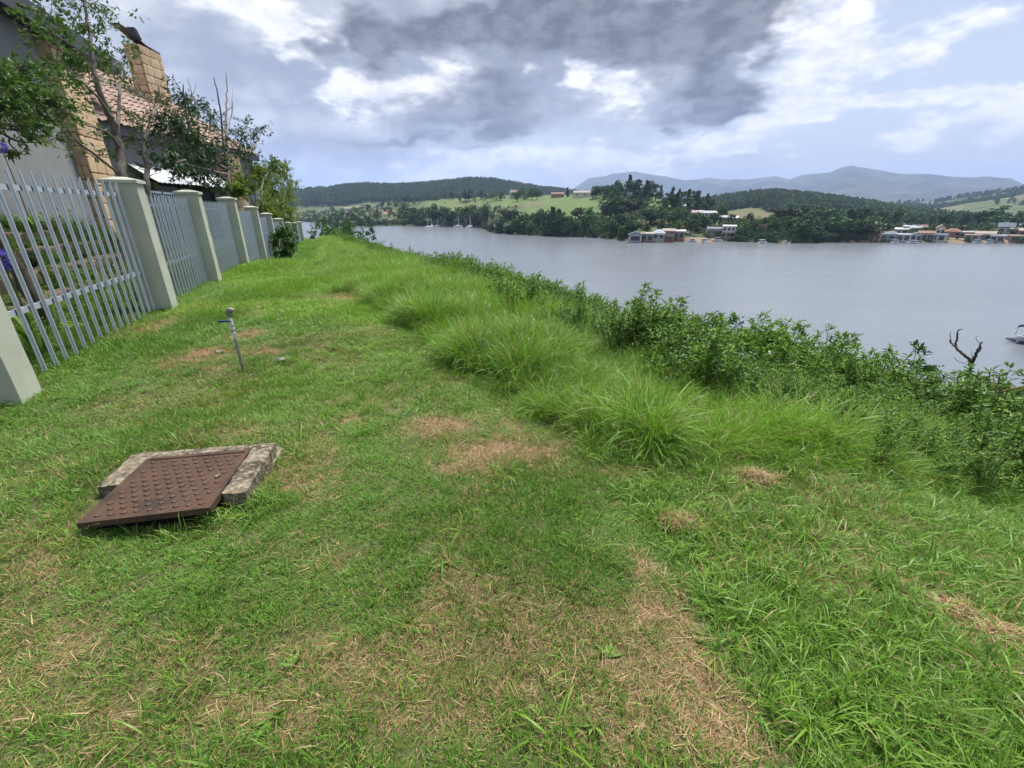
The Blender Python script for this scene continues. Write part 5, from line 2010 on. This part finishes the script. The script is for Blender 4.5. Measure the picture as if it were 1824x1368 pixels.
    far_house(886, 408, 4.5, 4, 2.0, 'mono', 'white_paint', 'roof_grey', 'low white shed beside the cottage on the point', 'shed', 'shed', .3)
    far_house(934, 399, 4, 4, 2.8, 'gable_front', 'white_paint', 'roof_white', 'tiny white cottage half hidden in the trees of the point', 'cottage', 'house', 1.3)
    far_house(1119, 353, 5, 5, 3, 'gable_side', 'cream_wall', 'roof_tan', 'cream house tucked under the tall hilltop trees', 'hillside_house', 'house', 1.5)


make_far_houses()


# ------------------------------------------------------------------ boats
def make_boats():
    hm = hull_mesh(5.6, 2.0, 1.0, 'hull', 'boat_white')
    cb = MB()
    cb.box((.2, 0, 1.0), (2.4, 1.3, .55), top=(.75, .8))
    cabm = cb.mesh('cabin', 'boat_white')
    ms = MB()
    ms.tube([(.5, 0, .7), (.5, 0, 6.0)], [.10, .07], 6)
    mastm = ms.mesh('mast', 'boat_white')
    bo = MB()
    bo.tube([(.5, 0, 1.7), (-2.1, 0, 1.75)], .12, 6)
    boomm = bo.mesh('boom', 'canvas_blue')

    def sail(px, py, scale, rz, lb, gr=None):
        g = on_ground(px, py, WZ)
        root = empty('sailing_boat', g, rz, lb, 'boat', gr)
        root.scale = (scale * 1.3,) * 3
        place('hull', hm, root, (0, 0, 0))
        place('cabin', cabm, root, (0, 0, 0))
        m_ = place('mast', mastm, root, (0, 0, 0))
        place('boom', boomm, m_, (0, 0, 0))
    for i, (px, py, sc) in enumerate([(762, 406, .9), (769, 404.5, 1.0), (779, 404, .85), (793, 403.5, 1.0), (807, 403, .9), (816, 405, 1.15), (837, 406, 1.2), (852, 405, 1.0)]):
        sail(px, py, sc, R(60 + 35 * math.sin(i * 2.1)), 'white moored sailing boat with a bare mast in the bay', 'sailing boats moored in the bay')

    hm2 = hull_mesh(6.0, 2.4, 1.1, 'motor_hull', 'boat_white')

    def motor(px, py, rz, lb, canopy='roof_white', sc=1.0):
        g = on_ground(px, py, WZ)
        root = empty('motor_boat', g, rz, lb, 'boat')
        root.scale = (sc,) * 3
        place('hull', hm2, root, (0, 0, 0))
        b = MB()
        b.box((-.3, 0, 1.3), (2.8, 1.8, .7), top=(.8, .9))
        b.build('cabin', 'white_paint', root)
        b = MB()
        b.box((-.3, 0, 1.35), (2.6, 1.86, .3), top=(.9, 1))
        b.build('window_band', 'glass_dark', root)
        b = MB()
        b.box((-.6, 0, 2.15), (3.6, 2.2, .12), top=(.96, .96))
        b.build('canopy', canopy, root)
        for sx in (-2.2, 1.0):
            for sy in (-1, 1):
                b = MB()
                b.tube([(sx, sy, .8), (sx, sy, 2.1)], .04, 5)
                b.build('post', 'white_paint', root)
    motor(827, 403, R(10), 'white motor cruiser moored among the sailing boats')
    motor(1073, 424, R(0), 'small white boat under the trees of the wooded point', 'roof_white', .75)
    motor(1233, 431, R(10), 'white boat with pale canopy moored before the tree gap', 'roof_white', .8)
    motor(1253, 432, R(80), 'boxy white houseboat moored beside the pale canopied boat', 'roof_white', .9)
    motor(1275, 430, R(170), 'white speedboat in front of the long boat shelter', 'roof_grey', .9)
    motor(1358, 434, R(20), 'white boat at the jetty below the red roofed cabin', 'roof_white', .8)
    motor(1594, 434, R(20), 'teal covered boat below the grey flat roofed shelter', 'canvas_teal', .8)
    motor(1624, 434, R(150), 'white boat at the small gabled shelter', 'roof_white', .7)
    motor(1741, 433, R(10), 'white canopied boat below the brown boat shelter', 'roof_white', .8)
    motor(1761, 434, R(15), 'teal covered boat moored at the tan porch cabin', 'canvas_teal', .8)
    motor(1400, 435, R(10), 'white dinghy moored under the broad dark trees', 'roof_grey', .6)


make_boats()


# ------------------------------------------------------------------ haze
def make_haze():
    m = bpy.data.materials.new('haze_air')
    m.use_nodes = True
    T = NT(m.node_tree)
    T.n.clear()
    out = T.new('ShaderNodeOutputMaterial')
    v = T.new('ShaderNodeVolumePrincipled')
    v.inputs['Color'].default_value = rgb(.48, .64, 1.0)
    v.inputs['Density'].default_value = 0.00015
    v.inputs['Anisotropy'].default_value = .0
    T.link(v.outputs[0], out.inputs['Volume'])
    MATS['haze_air'] = m
    mb = MB()
    mb.box((1500, 3600, 275), (15000, 9600, 640))
    tag(mb.build('haze', 'haze_air'), 'thin blue haze over the lake and hills', 'haze', kind='stuff')


make_haze()
#@@PART4


# ------------------------------------------------------------------ grass and weeds
def blades(n, radius, lmin, lmax, wmin, wmax, lean=(.1, .7), curl=(.2, .9), segs=3, seed=0, flat=0.0, lift=0.0):
    """one tuft of n tapering blades"""
    r = np.random.default_rng(seed)
    a0 = r.random(n) * 6.283
    q = np.sqrt(r.random(n)) * radius
    px, py = np.cos(a0) * q, np.sin(a0) * q
    az = a0 + r.normal(size=n) * .9
    L = r.uniform(lmin, lmax, n)
    wd = r.uniform(wmin, wmax, n)
    th = r.uniform(lean[0], lean[1], n)
    cu = r.uniform(curl[0], curl[1], n)
    P = np.zeros((n, segs + 1, 3))
    P[:, 0] = np.stack([px, py, np.full(n, -.006)], 1) + np.stack([np.zeros(n), np.zeros(n), r.random(n) * lift], 1)
    for k in range(segs):
        t = th + cu * k
        st = np.stack([np.cos(az) * np.sin(t), np.sin(az) * np.sin(t), np.cos(t)], 1) * (L / segs)[:, None]
        P[:, k + 1] = P[:, k] + st
    side = np.stack([-np.sin(az), np.cos(az), r.normal(size=n) * .25], 1)
    V, idx = [], []
    prof = np.linspace(1, .55, segs) if segs > 1 else np.array([1.0])
    rows = []
    for k in range(segs):
        w = (wd * (.75 if k == 0 else 1.0) * prof[k] / 2)[:, None]
        rows.append(P[:, k] - side * w)
        rows.append(P[:, k] + side * w)
    rows.append(P[:, segs])
    V = np.stack(rows, 1)
    m = V.shape[1]
    base = (np.arange(n) * m)[:, None]
    F = []
    for k in range(segs - 1):
        F.append(base + np.array([[2 * k, 2 * k + 1, 2 * k + 3, 2 * k + 2]]))
    F4 = np.concatenate(F) if F else np.zeros((0, 4), int)
    F3 = base + np.array([[2 * segs - 2, 2 * segs - 1, 2 * segs]])
    return V.reshape(-1, 3), F4.tolist() + F3.tolist(), np.repeat(r.random(n), m), np.repeat(r.random(n), m)


def tuft_mesh(name, mat, *parts):
    V, F, R1, R2 = [], [], [], []
    o = 0
    for (v, f, a, b) in parts:
        V.append(v)
        F += [tuple(i + o for i in q) for q in f]
        R1.append(a)
        R2.append(b)
        o += len(v)
    me = bpy.data.meshes.new(name)
    me.from_pydata(np.concatenate(V).tolist(), [], F)
    for nm, val in (('rnd', R1), ('rnd2', R2)):
        at = me.attributes.new(nm, 'FLOAT', 'POINT')
        at.data.foreach_set('value', np.concatenate(val).astype(np.float32))
    me.polygons.foreach_set('use_smooth', [True] * len(F))
    me.materials.append(MATS[mat])
    return me


SLAB = [on_ground(128, 936)[:2], on_ground(172, 866)[:2], on_ground(236, 807, .05)[:2], on_ground(500, 785, .05)[:2], on_ground(508, 800, .02)[:2], on_ground(440, 885, .03)[:2], on_ground(385, 898, .03)[:2], on_ground(366, 925, .03)[:2]]


def in_poly(x, y, poly):
    inside = np.zeros(x.shape, bool)
    n = len(poly)
    for i in range(n):
        x1, y1 = poly[i]
        x2, y2 = poly[(i + 1) % n]
        c = ((y1 > y) != (y2 > y)) & (x < (x2 - x1) * (y - y1) / (y2 - y1 + 1e-12) + x1)
        inside ^= c
    return inside


# edge of the long grass: the mown strip lies on the near side of this line
EDGE = [(-60, 130), (-16, 36), (-9.5, 22), (-6.5, 14.5), (-4.78, 10.7), (-3.0, 8.0), (-1.69, 6.0), (-.75, 4.4), (-.06, 3.35), (.4, 2.8), (.75, 2.56), (1.2, 2.56), (1.8, 2.62), (2.5, 2.62), (3.4, 2.7), (5, 2.9), (12, 2.8)]
EX = np.array([e[0] for e in EDGE])
EYv = np.array([e[1] for e in EDGE])


def long_amount(x, y):
    """metres beyond the edge of the long grass (negative on the mown lawn)"""
    e = np.interp(x, EX, EYv)
    sl = np.interp(x, EX, np.gradient(EYv, EX))
    d = (y - e) / np.sqrt(1 + sl ** 2)
    return d + (fbm(x * 1.3, y * 1.3, 3, 63) - .5) * .5


def st_of(x, y):
    return x * DV[0] + y * DV[1], x * RV[0] + y * RV[1]


def cand(n, s0, s1, t0, t1):
    s = rng.uniform(s0, s1, n)
    t = rng.uniform(t0, t1, n)
    return s * DV[0] + t * RV[0], s * DV[1] + t * RV[1], s, t


def seen(x, y, margin=2.3):
    """roughly inside the view, with a margin for a step to the side"""
    return (y > -.1) & (np.abs(x) < 1.35 * y + margin)


def put(name, x, y, scl, coll, nvar, label, cat, dry=None, hue=None, tilt=.12, sink=0.0, zs=None):
    m = len(x)
    z = ground_z(x, y) - sink
    rot = np.column_stack([rng.normal(size=m) * tilt, rng.normal(size=m) * tilt, rng.uniform(0, 6.283, m)])
    sc = np.column_stack([scl, scl, scl if zs is None else zs])
    return scatter(name, np.column_stack([x, y, z]), rot, sc, rng.integers(0, nvar, m), coll, label, cat, dry, hue)


def make_grass():
    # ---- mown lawn
    lawn = source_collection('lawn_tuft', [tuft_mesh('lawn_tuft', 'grass_lawn', blades(22, .06, .022, .058, .003, .0058, (.25, 1.25), (.1, .7), 2, 100 + i), blades(8, .055, .02, .05, .0045, .0075, (.9, 1.5), (-.2, .3), 2, 200 + i), blades(5, .06, .035, .08, .0028, .0048, (.1, .8), (.2, .8), 3, 300 + i)) for i in range(10)])
    X, Y, Dr, Hu, Sc = [], [], [], [], []
    for (n, s0, s1, t0, t1, d0, d1, k) in ((52000, -2, 5.5, -3.4, 5.2, 0, 3.2, .9), (26000, 0, 9, -3.6, 5, 3.2, 6.5, 1.25), (24000, 3, 17, -3.6, 3.5, 6.5, 14, 1.75), (20000, 8, 46, -3.6, 2.5, 14, 46, 2.6)):
        x, y, s, t = cand(n, s0, s1, t0, t1)
        D = np.hypot(x, y)
        d = dryness(x, y)
        keep = (D >= d0) & (D < d1) & seen(x, y) & ~in_poly(x, y, SLAB) & (long_amount(x, y) < .5)
        keep &= rng.random(n) > .70 * d ** 1.6 + soil_mask(x, y) * .85
        x, y, d, D = x[keep], y[keep], d[keep], D[keep]
        X.append(x); Y.append(y); Dr.append(np.clip(d * .85, 0, .9))
        Hu.append(np.clip(sstep(fbm(x * .55, y * .55, 3, 17), .42, .68) * (.25 + .75 * sstep(D, 2.5, 7)) + .1 * sstep(D, 5, 12), 0, 1))
        Sc.append(rng.uniform(.75, 1.3, len(x)) * k * (1 - .35 * d))
    X, Y, Dr, Hu, Sc = map(np.concatenate, (X, Y, Dr, Hu, Sc))
    grow = .75 + .8 * sstep(fbm(X * .8, Y * .8, 3, 23), .42, .7)
    put('lawn_grass', X, Y, Sc, lawn, 10, 'short green lawn grass with straw bits', 'grass', Dr, Hu, zs=Sc * grow)
    # ---- straw lying in the worn places
    stw = source_collection('straw_tuft', [tuft_mesh('straw_tuft', 'straw', blades(18, .07, .03, .09, .0024, .005, (1.15, 1.62), (-.25, .25), 2, 400 + i, lift=.012)) for i in range(6)])
    x, y, s, t = cand(70000, -1, 11, -3.2, 5)
    d = dryness(x, y)
    keep = seen(x, y) & (np.hypot(x, y) < 11) & ~in_poly(x, y, SLAB) & (rng.random(len(x)) < np.clip((d - .10) * 1.5, 0, 1) * .9) & (long_amount(x, y) < .7)
    x, y = x[keep], y[keep]
    put('dry_straw', x, y, rng.uniform(.6, 1.1, len(x)) * np.interp(np.hypot(x, y), [0, 4, 10], [1, 1.1, 1.7]), stw, 6, 'dry straw and thatch lying in the worn lawn patches', 'straw')
    # ---- medium, broader grass right of the worn strip
    broad = source_collection('broad_tuft', [tuft_mesh('broad_tuft', 'grass_broad', blades(5 + i % 4, .05, .09, .20, .005, .010, (.25, 1.1), (.15, .6), 4, 500 + i), blades(34, .09, .04, .13, .0025, .0055, (.2, 1.2), (.1, .6), 3, 600 + i)) for i in range(8)])
    x, y, s, t = cand(40000, -3.5, 5, -1, 6.2)
    wornx = np.interp(y, [.6, .9, 1.3, 1.8, 2.4, 3.0], [.80, .80, .75, .66, .60, .5])
    inb = (x > wornx + (fbm(x * 4, y * 4, 2, 71) - .5) * .35) & (y < np.interp(x, EX, EYv) + .3)
    dens = np.where(inb, .30 + .45 * sstep(x - wornx, 0, .5) * sstep(fbm(x * 2, y * 2, 2, 73), .25, .6), .012)
    keep = seen(x, y) & (rng.random(len(x)) < dens * (1 - .8 * dryness(x, y))) & ~in_poly(x, y, SLAB)
    x, y = x[keep], y[keep]
    k = rng.uniform(.55, 1.15, len(x))
    put('broad_grass', x, y, k, broad, 8, 'loose broad bladed grass beside the worn strip', 'grass', dryness(x, y) * .2 + .02, rng.random(len(x)) * .7, .2)
    # ---- ragged grass round the manhole and fence feet
    x, y, s, t = cand(26000, 1.5, 42, -3.4, .6)
    dsl = np.full(len(x), 9.0)
    for i in range(len(SLAB)):
        a, b_ = np.array(SLAB[i]), np.array(SLAB[(i + 1) % len(SLAB)])
        ab = b_ - a
        u = np.clip(((x - a[0]) * ab[0] + (y - a[1]) * ab[1]) / (ab @ ab), 0, 1)
        dsl = np.minimum(dsl, np.hypot(x - a[0] - u * ab[0], y - a[1] - u * ab[1]))
    near = (dsl < .14) & ~in_poly(x, y, SLAB)
    fence = (t < -2.75) & (t > -3.3)
    keep = seen(x, y) & ((near & (rng.random(len(x)) < .8)) | (fence & (rng.random(len(x)) < .5)))
    x, y = x[keep], y[keep]
    put('edge_grass', x, y, rng.uniform(.5, 1.0, len(x)), broad, 8, 'untrimmed grass along the manhole and the fence foot', 'grass', np.full(len(x), .06), rng.random(len(x)) * .6, .25)
    x, y, s, t = cand(700, 1.9, 3.6, -1.7, -.3)
    gx, gy = on_ground(415, 905)[:2]
    keep = (np.hypot((x - gx) / .30, (y - gy) / .12) < 1) & ~in_poly(x, y, SLAB)
    x, y = x[keep], y[keep]
    put('manhole_grass', x, y, rng.uniform(.6, 1.0, len(x)), broad, 8, 'longer grass tuft at the near corner of the manhole', 'grass', np.full(len(x), .05), rng.random(len(x)) * .5, .25)

    # ---- long grass of the bank
    longm = source_collection('long_tuft', [tuft_mesh('long_tuft', 'grass_long', blades(78, .10, .24, .60, .0042, .0085, (.05, .6), (.1, .45), 5, 700 + i), blades(36, .14, .12, .3, .004, .008, (.3, 1.1), (.1, .5), 4, 800 + i)) for i in range(8)])
    X, Y, S = [], [], []
    for (n, s0, s1, t0, t1, d0, d1, k) in ((7500, .5, 9, -1, 7, 0, 7, 1.0), (8000, 5, 20, -2, 5.5, 7, 17, 1.1), (6000, 14, 60, -2, 4.5, 17, 60, 1.3)):
        x, y, s, t = cand(n, s0, s1, t0, t1)
        la = long_amount(x, y)
        D = np.hypot(x, y)
        tt = t + np.interp(s, [0, 12, 20, 30, 45, 70], [0, 0, .5, 1.3, 2.2, 3.2])
        keep = (D >= d0) & (D < d1) & seen(x, y) & (la > 0) & (rng.random(n) < sstep(la, -.05, .35) * (1 - .6 * sstep(tt, 3.4, 5.0)))
        x, y, la, D = x[keep], y[keep], la[keep], D[keep]
        h = (.38 + .62 * sstep(la, 0, .45)) * rng.uniform(.6, 1.15, len(x)) * (.72 + .5 * sstep(fbm(x * 1.1, y * 1.1, 3, 29), .38, .66))
        h *= np.interp(D, [0, 4.5, 9, 14, 60], [1.0, 1.0, .9, .75, .65])
        X.append(x); Y.append(y); S.append(h * k)
    X, Y, S = map(np.concatenate, (X, Y, S))
    put('long_grass', X, Y, np.maximum(S, .3) * .95, longm, 8, 'thick long grass along the top of the bank', 'grass', rng.random(len(X)) * .10 + .02, np.clip(sstep(fbm(X * .9, Y * .9, 3, 37), .4, .66) + .1, 0, 1), .15, .02, S)
    # isolated tufts in the lawn
    x, y, s, t = cand(420, 3, 30, -2.4, 1.2)
    keep = (long_amount(x, y) < -.1) & (long_amount(x, y) > -1.6) & seen(x, y) & (rng.random(len(x)) < .55) & (fbm(x * .7, y * .7, 2, 3) > .48)
    x, y = x[keep], y[keep]
    put('lawn_tufts', x, y, rng.uniform(.22, .42, len(x)), longm, 8, 'darker tufts of longer grass rising in the lawn', 'grass', np.full(len(x), .03), rng.random(len(x)) * .3, .2)

    # ---- weeds and brambles of the bank
    def weed(seed, h, stems, nl, ll, lw, mats, spread=.25, bush=False):
        r = np.random.default_rng(seed)
        mb = MB()
        for i in range(stems):
            a = r.random() * 6.283
            e = np.array([math.cos(a), math.sin(a), 0]) * r.uniform(.3, 1) * spread + np.array([0, 0, h * r.uniform(.6, 1.05)])
            b0 = np.array([math.cos(a), math.sin(a), 0]) * .03
            pth = smooth_path([b0, (b0 + e) / 2 + r.normal(size=3) * .04 + (0, 0, .06 * h), e], 4)
            mb.tube(pth, np.linspace(.006, .0025, len(pth)), 4, mi=1, rnd=r.random())
            m = nl
            u = r.uniform(.12 if bush else .2, 1, m)
            k = np.clip((u * (len(pth) - 1)).astype(int), 0, len(pth) - 2)
            pos = pth[k] + (pth[k + 1] - pth[k]) * r.random(m)[:, None]
            d = r.normal(size=(m, 3)) * np.array([1, 1, .45]) + np.array([0, 0, .35])
            if bush:
                pos = pos + r.normal(size=(m, 3)) * .07
            mb.leaves(pos, d, ll * r.uniform(.6, 1.3, m), lw * r.uniform(.7, 1.2, m), rnd=np.clip(r.normal(.5, .28, m), 0, 1))
        return mb.mesh('weed', mats)
    LS = ['weed_leaf', 'weed_stem']
    wd = source_collection('weed', [weed(900, .75, 8, 44, .060, .026, LS), weed(901, .9, 7, 48, .070, .028, LS, .22), weed(902, .55, 14, 46, .046, .026, LS, .4, True), weed(903, .6, 13, 46, .045, .027, ['weed_dark', 'weed_stem'], .45, True),
                                   weed(904, .45, 16, 40, .040, .024, LS, .42, True), weed(905, 1.0, 5, 50, .075, .022, LS, .18)])
    X, Y, S = [], [], []
    for (n, s0, s1, t0, t1, k) in ((11000, -2, 16, 1.8, 11, 1.0), (7000, 16, 42, -.5, 9, 1.0), (3400, 42, 92, -3, 9, 1.5)):
        x, y, s, t = cand(n, s0, s1, t0, t1)
        tt = t + np.interp(s, [0, 12, 20, 30, 45, 70], [0, 0, .5, 1.3, 2.2, 3.2])
        lo = np.interp(s, [-2, 2, 6, 12, 25, 60], [4.1, 3.8, 2.9, 2.2, 2.1, 2.0])
        f = fbm(x * .6, y * .6, 3, 51)
        keep = seen(x, y, 4) & (rng.random(n) < sstep(tt + (f - .5) * 2.2, lo - .3, lo + .9)) & (long_amount(x, y) > .3)
        x, y, f = x[keep], y[keep], f[keep]
        X.append(x); Y.append(y)
        D = np.hypot(x, y)
        S.append(rng.uniform(.55, 1.1, len(x)) * (.62 + .6 * sstep(f, .35, .65)) * k * np.interp(D, [0, 9, 14, 25, 60], [1.0, .95, .72, .6, .62]) * (1 + .22 * sstep(x * RV[0] + y * RV[1], 5.0, 7.0) * sstep(x * DV[0] + y * DV[1], 11, 7)))
    X, Y, S = map(np.concatenate, (X, Y, S))
    put('bank_weeds', X, Y, S, wd, 6, 'tangled weeds and brambles covering the bank', 'weeds', rng.random(len(X)) * .05, np.clip(sstep(fbm(X * .5, Y * .5, 3, 87), .45, .7) * .7, 0, 1), .18)
    # yard weeds and planting on the terraces
    x, y, s, t = cand(2600, 4.5, 30, -7, -3.3)
    keep = (rng.random(len(x)) < .35 + .3 * (t < -4.6))
    x, y, t, s = x[keep], y[keep], t[keep], s[keep]
    tier = np.clip(np.floor((-t - 4.75) / .52) + 1, 0, 4)
    inter = (s > 6.2) & (s < 15.6)
    z = np.where((tier > 0) & inter, .29 * tier - .05, ground_z(x, y))
    m = len(x)
    sc = rng.uniform(.25, .6, m)
    scatter('yard_planting', np.column_stack([x, y, z]), np.column_stack([np.zeros(m), np.zeros(m), rng.uniform(0, 6.28, m)]), sc, rng.integers(0, 6, m), wd, 'leafy planting on the terraces behind the fence', 'plants', rng.random(m) * .05, rng.random(m) * .3)
    # yard lawn
    x, y, s, t = cand(9000, 3.5, 30, -5.2, -3.2)
    keep = ~((s > 6.2) & (s < 15.6) & (t < -4.7))
    x, y = x[keep], y[keep]
    put('yard_grass', x, y, rng.uniform(1.6, 2.6, len(x)), lawn, 10, 'green grass inside the yard behind the pales', 'grass', np.full(len(x), .12), rng.random(len(x)) * .4)

    # ---- tiny flowers
    def flower(mat, r_):
        mb = MB()
        n = 6
        a = np.arange(n) * 6.283 / n
        mb.leaves(np.zeros((n, 3)) + (0, 0, .04), np.column_stack([np.cos(a), np.sin(a), np.full(n, .35)]), r_, r_ * .7)
        return mb.mesh('flower', mat)
    yf = source_collection('yellow_flower', [flower('petal_yellow', .0055)])
    x, y, s, t = cand(1500, 0, 14, -2.8, .6)
    keep = seen(x, y) & (fbm(x, y, 2, 5) > .52) & ~in_poly(x, y, SLAB) & (rng.random(len(x)) < .35) & (long_amount(x, y) < 0)
    x, y = x[keep], y[keep]
    put('yellow_flowers', x, y, rng.uniform(.7, 1.2, len(x)) * np.interp(np.hypot(x, y), [0, 3, 12], [.7, 1, 1.8]), yf, 1, 'tiny yellow flowers dotted through the lawn', 'flowers', tilt=.3)


make_grass()


# ------------------------------------------------------------------ bank shrubs that stand out, straw heaps, broad weeds
def make_bank_things():
    def shrub(px, py, D, r, n, label, mat, leaf=(.07, .04), h=1.0, name='bank_shrub'):
        c = at_dist(px, py, D)
        g = float(ground_z(c[0], c[1]))
        b = np.array([c[0], c[1], g])
        cl, limbs = [], []
        for k in range(10):
            e = np.array([c[0], c[1], c[2]]) + rng.normal(size=3) * r * np.array([.75, .75, .2 * h])
            e[2] = g + (max(e[2], g + .15) - g) * (1 - .75 * (k / 9) ** 1.2)
            limbs.append(([b, (b + e) / 2 + rng.normal(size=3) * r * .15, e], .014, .005))
            cl.append((e, r * .6, n // 5))
        limb_tree(name, label, b, limbs, cl, mat, 'bark_dark', leaf, .0, (0, 0, .3), .004, 'shrub', group=None)
    shrub(655, 462, 22, .55, 420, 'dark low shrub at the lawn edge far along the fence', 'weed_dark', (.10, .06))
    shrub(717, 545, 9.0, .30, 300, 'dark leafy clump standing at the edge of the mown lawn', 'weed_dark', (.06, .03))
    shrub(1245, 566, 11.5, .42, 420, 'dark glossy shrub on the crest before open water', 'weed_dark', (.085, .05))
    shrub(1330, 575, 11.5, .42, 420, 'glossy shrub next along the crest from the darkest one', 'weed_dark', (.085, .05))
    shrub(1405, 583, 11.2, .36, 360, 'upright leafy shrub on the crest among brambles', 'weed_leaf', (.085, .05))
    shrub(1515, 612, 10.8, .40, 380, 'pale leafy shrub on the crest beside dry twigs', 'weed_leaf', (.075, .045))
    shrub(1645, 628, 10.8, .34, 300, 'tall leafy sprig on the crest before the dead branch', 'weed_dark', (.09, .055), 1.6)
    shrub(1772, 655, 10.8, .26, 160, 'sparse sprig on the crest past the dead branch', 'weed_leaf', (.09, .05), .8)
    shrub(1160, 545, 13, .4, 340, 'bushy weed rising above the crest near thin grey stalks', 'weed_leaf', (.08, .04))
    shrub(612, 418, 62, 2.0, 700, 'dark rounded bush on the last rise of the bank', 'weed_dark', (.4, .24))
    shrub(590, 410, 66, 2.2, 700, 'dark bush beside the bare earth on the far rise', 'weed_dark', (.4, .24))
    # straw heaps
    for (px, py, w, d, h, n, lb) in ((1352, 812, .15, .07, .10, 420, 'heap of dry cut grass leaning on the tussocks'), (1212, 912, .085, .05, .05, 300, 'small heap of brown cut grass on the worn strip edge'), (1712, 1036, .10, .03, .025, 200, 'thin streak of dry straw in the loose grass'), (1800, 1080, .11, .035, .04, 260, 'straw streak next to the thin one in the loose grass'), (1262, 772, .06, .03, .05, 120, 'dead brown grass tuft between two tussocks')):
        g = on_ground(px, py, .04)
        g[2] = float(ground_z(g[0], g[1])) + .03
        w, d, h, n = w * 1.35, d * 1.6, h * .75, int(n * 1.5)
        mb = MB()
        for k in range(n):
            a = random.uniform(0, 6.283)
            q = random.random() ** .5
            rag = .65 + .5 * math.sin(3 * a + px) ** 2
            b0 = np.array([math.cos(a) * q * w * rag, math.sin(a) * q * d * rag, h * (1 - q) * random.random()])
            aa = random.uniform(0, 6.283)
            l = random.uniform(.03, .09)
            e = b0 + np.array([math.cos(aa) * l, math.sin(aa) * l, random.uniform(-.015, .02)])
            sdv = np.array([-math.sin(aa), math.cos(aa), random.uniform(-.5, .5)]) * random.uniform(.001, .0018)
            m_ = (b0 + e) / 2 + (0, 0, random.uniform(0, .012))
            mb.add([b0 - sdv, b0 + sdv, m_ + sdv, m_ - sdv, e], [(0, 1, 2, 3), (3, 2, 4)], rnd=random.random())
        # packed core
        V, F = [(0, 0, h * .4)], []
        for k in range(10):
            a = k * .6283
            V.append((math.cos(a) * w * .6, math.sin(a) * d * .6, -.035))
        F = [(0, 1 + k, 1 + (k + 1) % 10) for k in range(10)]
        mb.add(V, F, rnd=.2)
        o = mb.build('straw_heap', 'straw', loc=(g[0], g[1], g[2]))
        tag(o, lb, 'straw', 'heaps of dry cut grass')
    # flat rosette weeds in the lawn
    for (px, py, r, lb) in ((1085, 1170, .10, 'broad leaved weed flat on the worn strip'), (520, 1190, .09, 'broad leaved weed in the straw patch of the near lawn'), (480, 1285, .10, 'pale spiky grass rosette on bare soil'), (730, 1110, .06, 'small upright weed alone in the mown lawn'), (800, 875, .05, 'small grey leaved weed near the manhole'), (670, 905, .05, 'dull rosette weed on the open lawn'), (525, 815, .12, 'large leafy weed beside the concrete collar'), (1055, 1290, .09, 'pointed leaf weed low on the worn strip')):
        g = on_ground(px, py)
        g[2] = float(ground_z(g[0], g[1]))
        mb = MB()
        r *= .75
        n = 8
        a = rng.uniform(0, 6.283) + rng.normal(size=n) * 1.1
        d = np.column_stack([np.cos(a), np.sin(a), rng.uniform(.1, .9, n)])
        mb.leaves(np.zeros((n, 3)) + (0, 0, .005), d, r * rng.uniform(.6, 1.2, n), r * .26 * rng.uniform(.7, 1.2, n), rnd=rng.uniform(.3, .9, n), fold=.2)
        o = mb.build('rosette_weed', 'weed_leaf', loc=(g[0], g[1], g[2]))
        tag(o, lb, 'weed', 'weeds in the lawn')
    # white flowers on the bank
    for (px, py, lb) in ((1180, 632, 'white flower on the bank above the tussocks'), (1234, 597, 'white flower higher among the bank weeds'), (1372, 628, 'white flower near reddish weed stems'), (1415, 649, 'white flower lowest among the tall grass stalks')):
        p = at_dist(px, py, 6.5)
        g = float(ground_z(p[0], p[1]))
        root = empty('white_flower', (p[0], p[1], g), 0, lb, 'flower', 'white flowers on the bank')
        mb = MB()
        mb.tube([(0, 0, 0), (.01, 0, (p[2] - g) * .5), (0, 0, p[2] - g)], .004, 5)
        mb.build('stem', 'weed_stem', root)
        mb = MB()
        n = 14
        d = rng.normal(size=(n, 3))
        mb.leaves(np.zeros((n, 3)) + (0, 0, p[2] - g), d, .035, .02)
        mb.build('petals', 'petal_white', root)


make_bank_things()
